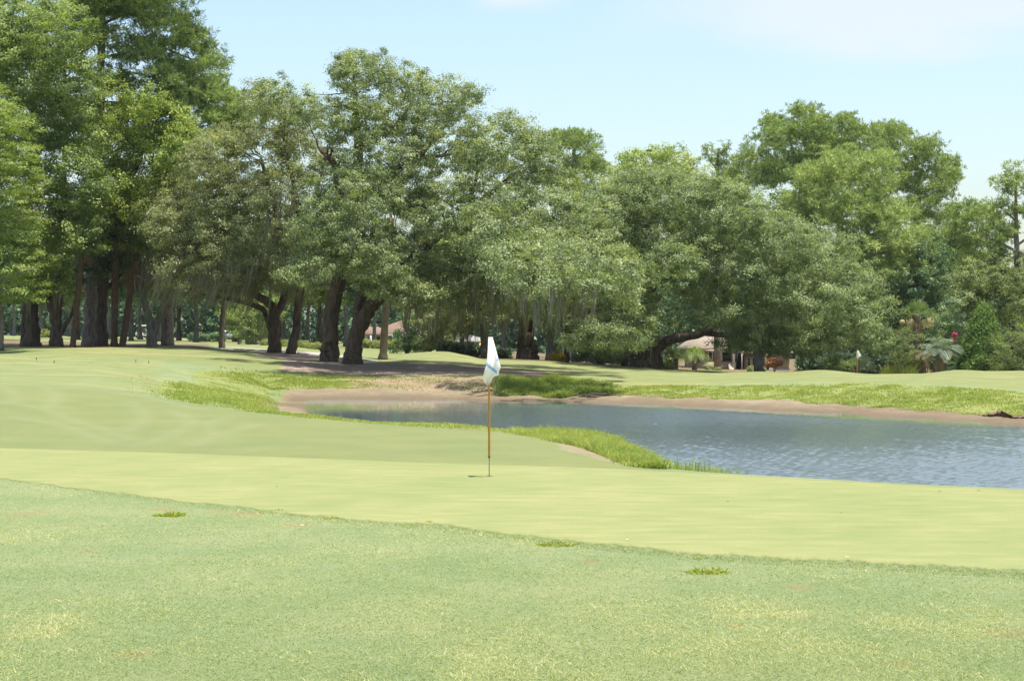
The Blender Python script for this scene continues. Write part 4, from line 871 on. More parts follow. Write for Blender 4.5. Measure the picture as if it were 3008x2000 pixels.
def orn_grass():
    rng = np.random.default_rng(101); b = G(2642, 134); n = 620; r = np.sqrt(rng.random(n))*1.35; a = rng.uniform(0, 6.283, n)
    x, y = b[0]+np.cos(a)*r, b[1]+np.sin(a)*r*.6; z = ground_z(x, y); h = rng.uniform(.35, 1.35, n)*(1-.25*r/1.35); w = np.full(n, .035)
    lean = .35; th = rng.uniform(0, 6.283, n); bb = np.stack([x, y, z-.03], -1); s = np.stack([np.cos(th), np.sin(th), 0*th], -1)*.018
    o = np.stack([np.cos(a)*r*.25+rng.normal(0,.12,n), np.sin(a)*r*.25, 0*a], -1)
    mid = bb+np.stack([0*h,0*h,h*.6],-1)+o*.4; tip = bb+np.stack([0*h,0*h,h],-1)+o*1.2
    v = np.stack([bb-s, bb+s, mid+s, tip, mid-s], 1).reshape(-1, 3); k = np.arange(n)[:, None]*5
    o = np_mesh('ornamental_grass', v, [k+np.array([[0,1,2,4]]), k+np.array([[4,2,3]])], M['hedge'], attrs={'tint': np.repeat(np.clip(rng.normal(.55,.32,n),0,1), 5)}, origin=b)
    tag(o, 'clump of tall pale ornamental grass at the far green edge', 'plant')
orn_grass()

# ------------------------------------------------------------------ wood behind the oaks
Yt = 143
GM = 'mossy oaks in the shade behind the pond cluster'
tree('live_oak', 'broad dark trunk hung with long grey moss behind the near flag', 'tree', Yt, [[(1548,gv(1548,Yt),28),(1546,1000,22),(1552,930,19),(1560,850,12)],[(1548,950,12),(1500,880,9),(1450,840,5)],[(1550,930,11),(1620,870,9),(1690,850,5)]],
 [(1450,890,100,60),(1580,900,90,50),(1380,850,90,60),(1650,860,90,60),(1500,820,120,70)], 'oak', 'bark_oak', 111, den=.6, per=36, rc=.65, L=.16, W=.095, nb=80, group=GM, spread=(60,180), moss=dict(n=90, each=12, L=(1.0,3.4), w=.07))
tree('live_oak', 'narrow pale trunk rising behind the top of the near flag', 'tree', Yt+3, [[(1425,gv(1425,Yt+3),13),(1424,1000,11),(1418,940,9),(1405,880,6)],[(1424,960,6),(1440,900,5),(1450,860,3)]],
 [(1330,930,80,45),(1280,890,80,50),(1390,900,70,50),(1240,920,60,40),(1340,860,100,50)], 'oak_olive', 'bark_grey', 112, den=.65, per=36, rc=.6, L=.155, W=.09, nb=60, group=GM, spread=(60,180), moss=dict(n=70, each=12, L=(1.0,3.0), w=.07))
tree('live_oak', 'crooked trunk with cut limbs behind the yellow shrub', 'tree', Yt-2, [[(1762,gv(1762,Yt-2),12),(1758,1010,10),(1748,980,9),(1728,940,8),(1722,880,6)],[(1755,1000,6),(1742,992,5),(1730,1000,4)],[(1665,gv(1665,Yt-2),9),(1668,990,7),(1690,900,5)],[(1835,gv(1835,Yt-2),10),(1838,1000,8),(1820,920,5)]],
 [(1720,960,80,40),(1800,960,70,50),(1660,940,70,45),(1780,900,90,50),(1700,890,80,45),(1830,1000,60,35)], 'oak', 'bark_oak', 113, den=.6, per=36, rc=.6, L=.155, W=.09, nb=60, group=GM, spread=(50,150), moss=dict(n=60, each=11, L=(.7,2.2), w=.06))
tree('live_oak', 'bright-leaved mossy oak seen under the forked oak limb', 'tree', 158, [[(745,gv(745,158),10),(744,960,8),(738,900,5)]], [(740,930,70,50),(700,900,60,45),(780,900,60,50),(720,970,50,30)], 'bright', 'bark_grey', 114, den=.6, per=34, rc=.6, L=.17, W=.10, nb=40, group=GM, spread=(60,150), moss=dict(n=70, each=11, L=(1.0,3.0), w=.07))
bushy('garden_tree', 'small dark dense tree before the orange-roofed house', 150, 1195, [(1190,975,34,34),(1215,1000,36,30),(1175,1015,30,25),(1225,960,30,30),(1200,940,26,26)], 'dark', 115, r=6)
bushy('garden_tree', 'loose green tree right of the dark dense tree', 152, 1262, [(1262,985,40,36),(1240,1005,34,24),(1290,1000,40,28),(1275,950,44,36),(1310,975,40,30)], 'oak_olive', 116, r=6)
def hedge_run(label, u0, u1, Y, hpx, leaf, seed, Y1=None):
    rng = np.random.default_rng(seed); n = int((u1-u0)*4.2); u = rng.uniform(u0, u1, n); Yv = Y+((Y1 or Y)-Y)*(u-u0)/(u1-u0)+rng.normal(0, .4, n)
    x = (u-UC)/F*Yv; z = ground_z(x, Yv)+rng.random(n)**.7*hpx*Y/F*(1+.12*np.sin(x*1.3)+.08*np.sin(x*3.1)); C = np.stack([x, Yv, z], -1); D = nrm(np.stack([rng.normal(0,.4,n), -np.ones(n), np.ones(n)*.8], -1))
    v, f, t = broad_leaves(rng, C, D, 16, .3, .15, .1, .9, .5, .5, .7); b = G((u0+u1)/2, Y)
    tag(np_mesh('hedge', v, f, M[leaf], attrs={'tint': t}, origin=b), label, 'hedge')
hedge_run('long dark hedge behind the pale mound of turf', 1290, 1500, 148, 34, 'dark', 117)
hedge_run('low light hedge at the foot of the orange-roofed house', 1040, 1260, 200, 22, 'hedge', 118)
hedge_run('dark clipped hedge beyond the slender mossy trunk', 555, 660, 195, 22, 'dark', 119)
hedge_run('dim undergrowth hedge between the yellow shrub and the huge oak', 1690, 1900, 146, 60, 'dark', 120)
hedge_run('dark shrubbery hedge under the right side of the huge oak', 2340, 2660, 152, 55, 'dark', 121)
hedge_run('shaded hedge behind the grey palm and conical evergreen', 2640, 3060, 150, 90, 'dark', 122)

def wood_base(seed, leaf, bark, H_=13., R=4.2, nt=1):
    rng = np.random.default_rng(seed); n = 230; d = nrm(rng.normal(0, 1, (n, 3))); r = 1-.5*rng.random(n)**1.6
    C = d*r[:, None]*np.array([R, R, H_*.30])*(1+.15*np.sin(d[:, :1]*6+seed))+np.array([0, 0, H_*.66]); mb = MB()
    p = np.array([[0,0,-.3],[.1,0,H_*.2],[-.15,.1,H_*.45],[.1,0,H_*.8]]); mb.tube(spline(p, 14), np.linspace(.26, .06, 14)*(1+.5*np.exp(-np.arange(14)*1.2)), 10, True, .06, rng)
    for c in C[rng.choice(n, 26, replace=False)]:
        s = np.array([0, 0, rng.uniform(.35, .7)*H_]); mb.tube(spline(np.array([s, (s+c)/2+[0,0,.4], c]), 7), np.linspace(.11, .02, 7), 5)
    v, f, t = broad_leaves(rng, C, d, 70, 1.0, .33, .21, .6, .5, .5, .8)
    return mb, v, f, t, M[leaf], M[bark]
def place_wood(bases, spots):
    protos = []
    for i, (seed, leaf, bark) in enumerate(bases):
        mb, v, f, t, lm, bm = wood_base(seed, leaf, bark)
        root = thing('woodland_tree', 'x', 'tree', (0,0,0), 'woodland trees beyond the lawn'); a = mb.build('trunk', bm, root, (0,0,0), smooth=True); c = np_mesh('crown', v, f, lm, root, {'tint': t}); protos.append([root, [a, c], False])
    for (u, Y, s, k, rz, lab) in spots:
        pr = protos[k]
        if not pr[2]: o = pr[0]; pr[2] = True
        else:
            o = pr[0].copy(); COL.objects.link(o)
            for c in pr[1]:
                d = c.copy(); COL.objects.link(d); d.parent = o
        o.location = G(u, Y)-np.array([0,0,.05]); o.rotation_euler = (0, 0, rz); o.scale = (s, s, s); o['label'] = lab
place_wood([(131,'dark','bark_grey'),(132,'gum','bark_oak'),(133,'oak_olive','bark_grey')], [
 (40,245,1.0,0,.3,'shaded woodland tree behind the feathery edge tree'),(120,260,1.1,2,1.1,'far woodland tree seen between the first two dark trunks'),(205,250,1.0,0,2.0,'far woodland tree behind the thin leaning palm'),
 (228,178,1.0,1,2.6,'mid-distance woodland tree just left of the tall pine trunk'),(318,200,1.1,0,.9,'far woodland tree behind the taller brown palm'),(385,180,1.0,0,1.7,'shaded woodland tree right of the leaning brown palm'),
 (412,215,1.2,2,3.0,'distant woodland tree left of the pale forked tree'),(470,175,.95,0,4.2,'dim woodland tree behind the fork of the pale grey tree'),(525,205,1.2,1,5.1,'distant woodland tree right of the stout pale pine trunk'),
 (575,182,1.0,0,.2,'dark woodland tree left of the slender mossy trunk'),(690,205,1.25,0,1.5,'dark woodland tree right of the slender mossy trunk'),(770,230,1.3,2,2.2,'far woodland tree behind the forked oak trunk'),
 (835,190,1.1,0,3.3,'woodland tree between the forked oak and the slim trunk'),(880,175,1.05,2,4.0,'grey-trunked woodland tree right of the slim leaning trunk'),(905,200,1.1,0,4.4,'second grey trunk right of the slim leaning trunk'),
 (938,185,1.1,1,5.5,'woodland tree close left of the thickest oak'),(1015,215,1.2,0,.7,'woodland tree in the gap between the two thick oaks'),(1100,240,1.2,0,1.9,'woodland tree above the orange roof'),
 (1290,190,1.15,0,2.9,'woodland tree above the long dark hedge'),(1360,178,1.05,1,3.6,'woodland tree over the pale house wall'),(1480,175,1.1,0,4.8,'shaded woodland tree just right of the near flag top'),
 (1610,178,1.1,0,5.9,'shaded woodland tree behind the yellow shrub'),(1700,215,1.2,2,.5,'woodland tree beside the grey house wall'),(1820,172,1.05,0,1.3,'dark woodland tree left of the huge oak trunk'),
 (2440,185,1.1,0,2.4,'dark woodland tree right of the tan house'),(2560,178,1.0,1,3.1,'woodland tree behind the distant flagstick'),(-60,160,1.1,0,.8,'woodland tree at the very edge beside the feathery tree')])
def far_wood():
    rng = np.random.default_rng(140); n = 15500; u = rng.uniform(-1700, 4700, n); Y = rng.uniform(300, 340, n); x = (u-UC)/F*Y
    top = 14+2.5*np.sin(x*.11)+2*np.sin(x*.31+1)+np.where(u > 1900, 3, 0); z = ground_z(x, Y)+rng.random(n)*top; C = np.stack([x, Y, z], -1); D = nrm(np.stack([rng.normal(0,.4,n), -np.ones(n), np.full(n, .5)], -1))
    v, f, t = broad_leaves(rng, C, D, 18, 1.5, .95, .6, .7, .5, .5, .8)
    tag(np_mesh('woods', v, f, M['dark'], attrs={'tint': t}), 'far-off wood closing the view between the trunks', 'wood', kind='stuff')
far_wood()
# ------------------------------------------------------------------ flagsticks
M['cloth'] = plain('flag_cloth', (.97,.95,.91), .8, .1, .02, 8, trans=.55)
M['blue'] = plain('flag_blue', (.30,.52,.84), .8, .1, .05, 8, trans=.2)
M['pole'] = plain('orange_pole', (.42,.19,.022), .42, .4, .10, 6)
M['rod'] = plain('dark_rod', (.085,.07,.028), .5, .4, .1, 6)
M['black'] = plain('black', (.012,.012,.012), .6, .3, .1)
M['cup'] = plain('cup_white', (.55,.55,.52), .5, .3, .05)
def near_flag():
    Y = float(Yflat(1400)); b = np.array([(1437-UC)/F*Y, Y, .007]); S = Y/F
    px = lambda X, V, d=0: np.stack([b[0]+(1300+np.asarray(X)/3.136-1437)*S, np.full(np.shape(X), Y)+d, H-(950+np.asarray(V)/3.136-VC)*S], -1)
    root = thing('flagstick', 'white golf flag with a blue band on an orange pole on the green', 'flagstick', b)
    lx = [(130,422),(180,420),(250,418),(330,412),(380,405),(420,392),(460,381),(490,375),(512,372),(530,377),(548,389),(560,401),(570,414)]
    rx = [(130,462),(180,476),(230,490),(275,502),(320,515),(365,527),(405,538),(425,528),(441,521),(470,525),(478,508),(486,482),(495,467),(520,452),(545,438),(560,427),(570,418)]
    V = np.linspace(130, 570, 90); T = np.linspace(0, 1, 36); A = np.interp(V, *zip(*lx)); B = np.interp(V, *zip(*rx))
    X = A[:, None]+(B-A)[:, None]*T; VV = np.broadcast_to(V[:, None], X.shape)+4*np.sin(T*7)[None]*np.clip((V[:, None]-520)/50, 0, 1)
    g = (V[:, None]-130)/440
    fold = (.012+.03*g)*np.sin(2*np.pi*(T*1.35+.15-.25*g))+(.004+.012*g)*np.sin(2*np.pi*(T*3.1+g*1.2))
    fold = fold+.19*np.sin(np.pi*np.clip(g, 0, 1)**1.35)
    # the cloth curls under along its lower left edge
    curl = np.clip((V[:, None]-470)/100, 0, 1)*np.clip(1-np.abs(T-.35)/.6, 0, 1)*.02
    pts = px(X, VV, -.030-fold+curl); n1, n2 = X.shape
    back = px(X*.95+21, VV-6, .016-fold*.92)
    i = np.arange(n1-1)[:, None]*n2; j = np.arange(n2-1)[None]; f = np.stack([i+j, i+n2+j, i+n2+j+1, i+j+1], -1).reshape(-1, 4)
    cx = (X[:-1, :-1]+X[1:, 1:])/2; cv = (VV[:-1, :-1]+VV[1:, 1:])/2
    tline = (cx-412)/(500-412); cl = 378+(448-378)*tline
    stripe = (np.abs(cv-cl) < 15) & (cx > 402) & (cx < 503)
    patch = (cx > 499+.15*(cv-320)) & (cv > 320) & (cv < 348)
    mi = (stripe | patch).astype(int).ravel()
    # one folded cloth: front layer, back layer and the turned edges
    v = np.vstack([pts.reshape(-1, 3), back.reshape(-1, 3)]); N_ = n1*n2
    e = np.arange(n1-1)*n2+n2-1; edge = np.stack([e, e+n2, e+n2+N_, e+N_], -1); e0 = np.arange(n1-1)*n2; edge0 = np.stack([e0, e0+N_, e0+n2+N_, e0+n2], -1)
    bt = (n1-1)*n2+np.arange(n2-1); bot = np.stack([bt, bt+N_, bt+1+N_, bt+1], -1)[:0]
    np_mesh('flag', v, [f, f[:, ::-1]+N_, edge, edge0], [M['cloth'], M['blue']], root, smooth=True, origin=b, mat_idx=np.concatenate([mi, np.zeros(len(f)+len(edge)+len(edge0), int)]))
    z = lambda vv: H-(vv-VC)*S-b[2]
    MB().lathe([(0,z(991)),(.012,z(991.5)),(.0135,z(1000)),(.015,z(1120)),(.0175,z(1337)),(.0175,z(1338.5)),(0,z(1338.5))], (0,0,0), 16).build('pole', M['pole'], root, smooth=True)
    MB().lathe([(0,z(1337.8)),(.0185,z(1338)),(.0195,z(1341)),(.014,z(1344)),(.008,z(1345)),(0,z(1345))], (0,0,0), 14).build('ferrule', M['rod'], root)
    MB().lathe([(0,z(1344.6)),(.0062,z(1344.7)),(.0058,-.05),(0,-.05)], (0,0,0), 10).build('rod', M['rod'], root)
    MB().lathe([(0,.002),(.050,.002),(.053,.0005),(.054,-.03)], (0,0,0), 24).build('cup', M['black'], root)
near_flag()
def far_flag():
    Y = 117.2; b = G(2518, Y); S = Y/F; top = H-(1029-VC)*S-b[2]
    root = thing('flagstick', 'far small flagstick with a plain white flag on the green across the pond', 'flagstick', b)
    MB().lathe([(0,top),(.03,top-.02),(.042,top*.5),(.045,-.1),(0,-.1)], (0,0,0), 10).build('pole', M['pole'], root, smooth=True)
    V = np.linspace(0, 1, 14); T = np.linspace(0, 1, 12); L_ = np.interp(V, [0,.3,.8,1], [0,-2,-3,-2]); R_ = np.interp(V, [0,.2,.6,.85,1], [3,6,10,12,1])
    X = (L_[:, None]+(R_-L_)[:, None]*T)*S; Zz = top-V[:, None]*22*S-.0*T; Zz = Zz+np.clip(T*V[:, None]-.4, 0, 1)*3*S
    Yy = .05*np.sin(T*9)[None]*(.4+V[:, None])-.06
    i = np.arange(13)[:, None]*12; j = np.arange(11)[None]; f = np.stack([i+j, i+12+j, i+13+j, i+j+1], -1).reshape(-1, 4)
    np_mesh('flag', np.stack([X, np.broadcast_to(Yy, X.shape), Zz], -1).reshape(-1, 3), f, M['cloth'], root, smooth=True)
far_flag()

# ------------------------------------------------------------------ houses far behind
M['tan'] = plain('tan_wall', (.34,.26,.17), .8, .2, .1, 1.5); M['cream'] = plain('cream_trim', (.52,.45,.36), .6, .3, .06)
M['roof_o'] = plain('orange_shingle', (.20,.135,.10), .9, .1, .18, 5); M['roof_g'] = plain('grey_tan_shingle', (.27,.22,.17), .9, .1, .18, 5)
M['glass'] = plain('dark_window_glass', (.02,.025,.028), .08, .6, .2, 1); M['white'] = plain('white_paint', (.72,.71,.68), .5, .3, .04)
M['greywall'] = plain('blue_grey_wall', (.27,.30,.33), .8, .2, .08, 1.5); M['palewall'] = plain('pale_stucco', (.36,.34,.30), .8, .2, .08, 1.5)
M['redshut'] = plain('red_shutter', (.22,.05,.04), .6, .3, .1); M['deckwood'] = plain('grey_deck', (.30,.29,.28), .8, .2, .1, 3)
def hip_roof(mb, x0, x1, y0, y1, z, h, run, ov=.6, th=.18):
    x0 -= ov; x1 += ov; y0 -= ov; y1 += ov; ym = (y0+y1)/2
    v = [(x0,y0,z),(x1,y0,z),(x1,y1,z),(x0,y1,z),(x0,y0,z+th),(x1,y0,z+th),(x1,y1,z+th),(x0,y1,z+th),(x0+run,ym,z+h),(x1-run,ym,z+h)]
    mb.add(v, [(0,3,2,1),(0,1,5,4),(1,2,6,5),(2,3,7,6),(3,0,4,7),(4,5,9,8),(6,7,8,9)]); mb.f.setdefault(3, []).append(np.array([(5,6,9),(7,4,8)])+mb.n-10)
def house_orange():
    Y = 290; S = Y/F; b = G(1160, Y); X = lambda u: (u-UC)*S*1.0-b[0]; Zt = lambda v: H-(v-VC)*S-b[2]
    b[2] = min(b[2], H-(1022-VC)*S); root = thing('house', 'low house with an orange hipped roof seen past the palm trunk', 'house', b)
    ez = Zt(984); x0, x1 = X(1075), X(1275)
    wall = MB(); wall.box(((x0+x1)/2, 5, ez/2), (x1-x0, 8, ez)); wall.build('wall', M['tan'], root)
    r = MB(); hip_roof(r, x0, x1, 1.0, 9.0, ez+.01, (984-938)*S, (1190-1075)*S, .6); ro = r.build('roof', M['roof_o'], root)
    MB().box(((x0+x1)/2, .36, ez-.03), (x1-x0+1.4, .12, .30)).build('fascia', M['cream'], root)
    r = MB(); hip_roof(r, X(1070), X(1125), -1.5, 3, ez+.02, (984-960)*S, (1088-1070)*S, .3); r.build('porch_roof', M['roof_o'], root)
    for u in (1077,): MB().box((X(u), -1.3, ez/2), (.24, .24, ez), bev=.04).build('porch_post', M['cream'], root)
    for i, u in enumerate((1084,1100,1111,1147)):
        w = (8 if i == 0 else 10)*S; g = MB().box((X(u), .965, ez*.5), (w, .06, ez*.82)).build('window', M['cream'], root)
        MB().box((X(u), .92, ez*.5), (w-.12, .05, ez*.76)).build('pane', M['glass'], g)
    MB().box((X(1094), .95, ez*.5), (3*S, .05, ez*.7)).build('shutter', M['redshut'], root)
    d = MB(); d.box((X(1062), -3, .55), (26*S, 4, .14))
    for u in (1050,1060,1070,1080): d.box((X(u), -4.8, .25), (.16,.16,.5))
    d.build('deck', M['deckwood'], root)
    return b, S
bo, So = house_orange()
def closed_umbrella():
    Y = 284; b = G(1089, Y); S = Y/F; base = H-(1013-VC)*S; b[2] = base
    root = thing('patio_umbrella', 'closed white patio umbrella on the deck of the orange-roofed house', 'umbrella', b)
    top = H-(985-VC)*S-base
    MB().lathe([(0,0),(.28,.0),(.28,.06),(.04,.09),(.03,.12),(.03,top),(0,top)], (0,0,0), 12).build('pole', M['white'], root)
    th = np.linspace(0, 2*np.pi, 17)[:-1]; hs = [(top,.02),(top-.1,.12),(top-.55,.16),(top-1.05,.20),(top-1.35,.26),(top-1.45,.20)]
    v = np.array([(r*(1+.22*math.cos(8*a))*math.cos(a), r*(1+.22*math.cos(8*a))*math.sin(a), z) for z, r in hs for a in th]); i = np.arange(5)[:, None]*16; j = np.arange(16)[None]
    np_mesh('canopy', v, np.stack([i+j, i+(j+1)%16, i+16+(j+1)%16, i+16+j], -1).reshape(-1, 4), M['white'], root)
closed_umbrella()
def house_tan():
    Y = 200; S = Y/F; b = G(2180, Y); X = lambda u: (u-UC)*S-b[0]; b[2] = min(b[2], H-(1092-VC)*S); Zt = lambda v: H-(v-VC)*S-b[2]
    root = thing('house', 'tan house with a windowed porch and shingle roof under the huge oak', 'house', b)
    e1 = Zt(1027); x0, x1 = X(2022), X(2162); low = Zt(1063)
    MB().box(((x0+x1)/2, 1.0, low/2), (x1-x0, 2, low)).build('porch_wall', M['tan'], root)
    MB().box(((x0+x1)/2, 3.2, e1/2), (x1-x0, 2.2, e1)).build('back_wall', M['tan'], root)
    r = MB(); hip_roof(r, x0, x1, .1, 10, e1+.02, (1027-975)*S, (2092-2022)*S*.9, .5); r.build('porch_roof', M['roof_g'], root)
    MB().box(((x0+x1)/2, .02, e1-.14), (x1-x0+.3, .14, .32)).build('beam', M['cream'], root)
    us = [2032,2056,2068,2081,2093,2106,2119,2152]
    for u in us: MB().box((X(u), .10, (low+e1)/2), ((6 if u in (2119,2152) else 3.4)*S, .14, e1-low-.3), bev=.02).build('porch_post', M['cream'], root)
    for a, c in zip(us[:-1], us[1:]): MB().box((X((a+c)/2), .35, (low+e1)/2), ((c-a-3)*S, .04, e1-low-.34)).build('window_pane', M['glass'], root)
    st = MB()
    for k in range(4): st.box((X(2146), -.2-.3*k, (4-k)*low/5/2), (13*S, .3, (4-k)*low/5))
    st.build('steps', M['cream'], root)
    for u in (2153,): MB().box((X(u), -.6, e1*.5), (.3,.3,e1), bev=.04).build('corner_post', M['cream'], root)
    MB().box((X(2172), .4, .12), (40*S, 3, .24)).build('porch_floor', M['deckwood'], root)
    MB().box((X(2177), -.6, e1*.42), (.12,.12,e1*.84), bev=.02).build('rail_post', M['cream'], root)
    MB().box((X(2177), 2.6, e1/2), (36*S, .1, e1)).build('doorway_shade', M['black'], root)  # flat black sheet: the shade of the recess is put into its colour
    y0, y1 = X(2192), X(2322); e2 = Zt(1040)
    MB().box(((y0+y1)/2, 3.6, e2/2), (y1-y0, 5, e2)).build('wing_wall', M['tan'], root)
    MB().box(((y0+y1)/2, 1.085, .22), (y1-y0+.1, .04, .4)).build('wing_plinth', M['deckwood'], root)
    r = MB(); hip_roof(r, y0, y1, 1.3, 6.3, e2+.02, 1.9, 2.6, .6); r.build('wing_roof', M['roof_g'], root)
    for u, w in ((2204,9),(2219,10),(2233,9),(2246,9)):
        f = MB().box((X(u), 1.07, e2*.56), (w*S+.16, .08, e2*.48)).build('window', M['cream'], root); MB().box((X(u), 1.02, e2*.56), (w*S-.04, .05, e2*.42)).build('pane', M['glass'], f)
    MB().box((X(2259), 1.06, e2*.48), (8*S, .06, e2*.86)).build('door', M['redshut'], root)
house_tan()
def cottage(label, u, Y, w, v0, v1, mat, win):
    S = Y/F; b = G(u, Y); X = lambda q: (q-UC)*S-b[0]; e = H-(v0-VC)*S-b[2]; root = thing('house', label, 'house', b)
    MB().box((0, 3, (e-.6)/2), (w*S, 6, e+.6)).build('wall', M[mat], root)
    r = MB(); hip_roof(r, -w*S/2, w*S/2, 0, 6, e+.02, .9, 2.5, .5); r.build('roof', M['deckwood'], root)
    for q in win:
        f = MB().box((X(q), -.03, e*.55), (1.3, .08, 1.3)).build('window', M['white'], root); MB().box((X(q), -.08, e*.55), (1.1, .05, 1.1)).build('pane', M['glass'], f)
cottage('blue-grey house wall glimpsed through the mossy oaks', 1752, 196, 190, 985, 1060, 'greywall', (1715,1770,1790))
cottage('pale house wall glimpsed above the long dark hedge', 1355, 186, 150, 1007, 1045, 'palewall', (1335,1395))

# ------------------------------------------------------------------ small things far off
def lantern():
    b = G(1412, 147); S = 147/F; root = thing('garden_lantern', 'small orange globe lantern on a dark post by the narrow pale trunk', 'lantern', b); top = H-(1010-VC)*S-b[2]
    m, N, L, p = newmat('lit_globe'); p.inputs['Base Color'].default_value = (.8,.45,.15,1); p.inputs['Emission Color'].default_value = (1,.55,.18,1); p.inputs['Emission Strength'].default_value = .7
    MB().lathe([(0,0),(.10,0),(.10,.08),(.035,.14),(.03,top-.22),(.09,top-.20),(.09,top-.17),(0,top-.17)], (0,0,0), 10).build('post', M['black'], root)
    MB().lathe([(.02,top-.17),(.10,top-.13),(.135,top-.03),(.12,top+.06),(.05,top+.12),(0,top+.13)], (0,0,0), 14).build('globe', m, root, smooth=True)
    MB().lathe([(0,top+.21),(.03,top+.2),(.15,top+.13),(.16,top+.11),(.05,top+.115)], (0,0,0), 12).build('cap', M['black'], root)
lantern()
def marker():
    b = G(1411, 146.0); S = 146/F; b[2] = max(b[2], 0); z0 = H-(1048-VC)*S-b[2]; root = thing('lawn_light', 'little white cone-shaped lawn light under the orange lantern', 'light', b)
    MB().lathe([(0,z0+.21),(.03,z0+.20),(.15,z0+.03),(.165,z0),(.15,z0-.01),(0,z0-.01)], (0,0,0), 14).build('shade', M['white'], root)
    MB().lathe([(.02,z0),(.02,-.1),(0,-.1)], (0,0,0), 8).build('stake', M['black'], root)
marker()
M['carpaint'] = plain('grey_car_paint', (.20,.23,.27), .3, .5, .03); M['rubber'] = plain('tyre_rubber', (.02,.02,.02), .8, .2, .1)
def profile_extrude(mb, prof, w, inset=0.0):
    p = np.array(prof, float); n = len(p); v = np.vstack([np.c_[p[:,0], np.full(n, -w/2), p[:,1]], np.c_[p[:,0], np.full(n, w/2), p[:,1]]])
    mb.add(v, [(i, (i+1)%n, n+(i+1)%n, n+i) for i in range(n)]); mb.f.setdefault(n, []).append(np.array([list(range(n))[::-1], list(range(n, 2*n))])+mb.n-2*n)
def wheel(root, x, y, r):
    a = np.linspace(0, 2*np.pi, 19)[:-1]; mb = MB(); prof = [(-.1,r*.6),(-.1,r*.95),(-.05,r),(.05,r),(.1,r*.95),(.1,r*.6)]
    v = np.array([(x+q*math.cos(t), y+d, r+q*math.sin(t)) for d, q in prof for t in a]); i = np.arange(5)[:, None]*18; j = np.arange(18)[None]
    w = np_mesh('wheel', v, np.stack([i+j, i+(j+1)%18, i+18+(j+1)%18, i+18+j], -1).reshape(-1, 4), M['rubber'], root)
    v = np.array([(x+r*.6*math.cos(t)*k, y+d, r+r*.6*math.sin(t)*k) for d, k in ((-.09,1),(-.05,.25),(.05,.25),(.09,1)) for t in a]); i = np.arange(3)[:, None]*18
    np_mesh('rim', v, np.stack([i+j, i+(j+1)%18, i+18+(j+1)%18, i+18+j], -1).reshape(-1, 4), M['cup'], w)
def car():
    b = G(668, 262); root = thing('parked_car', 'grey car parked far off right of the slender mossy trunk', 'car', b)
    m = MB(); profile_extrude(m, [(-2.2,.3),(-2.2,.75),(-1.9,.88),(-1.1,.92),(1.1,.92),(1.9,.82),(2.2,.65),(2.2,.3)], 1.75); m.build('body', M['carpaint'], root)
    m = MB(); profile_extrude(m, [(-1.75,.9),(-1.15,1.38),(.35,1.4),(1.1,.91)], 1.5); m.build('cabin_glass', M['glass'], root)
    m = MB(); profile_extrude(m, [(-1.2,1.37),(-1.05,1.45),(.25,1.46),(.42,1.38)], 1.52); m.build('roof_panel', M['carpaint'], root)
    for x in (-1.35, 1.35):
        for y in (-.8, .8): wheel(root, x, y, .33)
    root.rotation_euler = (0,0,.15)
car()
def cart():
    b = G(421, 262); root = thing('golf_cart', 'distant golf cart with a white canopy between the brown palms', 'golf cart', b)
    m = MB(); profile_extrude(m, [(-1.15,.28),(-1.15,.75),(-.5,.8),(-.45,.45),(.45,.42),(.65,.85),(1.05,.7),(1.15,.3)], 1.1); m.build('body', M['cream'], root)
    m = MB(); m.box((-.35,0,.86), (.5,1.0,.14)); m.box((-.62,0,1.1), (.12,1.0,.5)); m.build('seat', M['black'], root)
    MB().box((-.05,0,1.86), (1.7,1.2,.16), bev=.06).build('canopy', M['white'], root)
    for x in (-.75, .7):
        for y in (-.5, .5): MB().tube([(x,y,.7),(x*.95,y,1.8)], .025, 6).build('canopy_post', M['black'], root)
    for x in (-.8, .8):
        for y in (-.5, .5): wheel(root, x, y, .23)
    root.rotation_euler = (0,0,.9)
cart()
def path():
    q = spline(np.array([(640,121.5),(720,121.0),(800,119.0),(880,115.5),(960,112.0),(1040,110.5),(1085,111)]), 60); x = (q[:,0]-UC)/F*q[:,1]; y = q[:,1]
    t = np.gradient(np.stack([x, y], -1), axis=0); t /= np.linalg.norm(t, axis=1, keepdims=True); nn = np.stack([-t[:,1], t[:,0]], -1); w = np.linspace(-1.1, 1.1, 6)
    X = x[:, None]+nn[:, :1]*w; Yy = y[:, None]+nn[:, 1:]*w; Zz = ground_z(X, Yy)+.07
    sk = np.stack([X, Yy, Zz], -1); lo = sk.copy()[:, [0, -1]]; lo[..., 2] -= .2; g = np.concatenate([lo[:, :1], sk, lo[:, 1:]], 1); nr = 8
    i = np.arange(59)[:, None]*nr; j = np.arange(nr-1)[None]; m = plain('pale_concrete', (.33,.31,.28), .9, .1, .08, 2)
    tag(np_mesh('cart_path', g.reshape(-1, 3), np.stack([i+j, i+j+1, i+nr+j+1, i+nr+j], -1).reshape(-1, 4), m), 'pale concrete cart path behind the oaks', 'path', kind='structure')
path()
M['stakemat'] = plain('dark_stake', (.05,.035,.025), .8, .2, .2)
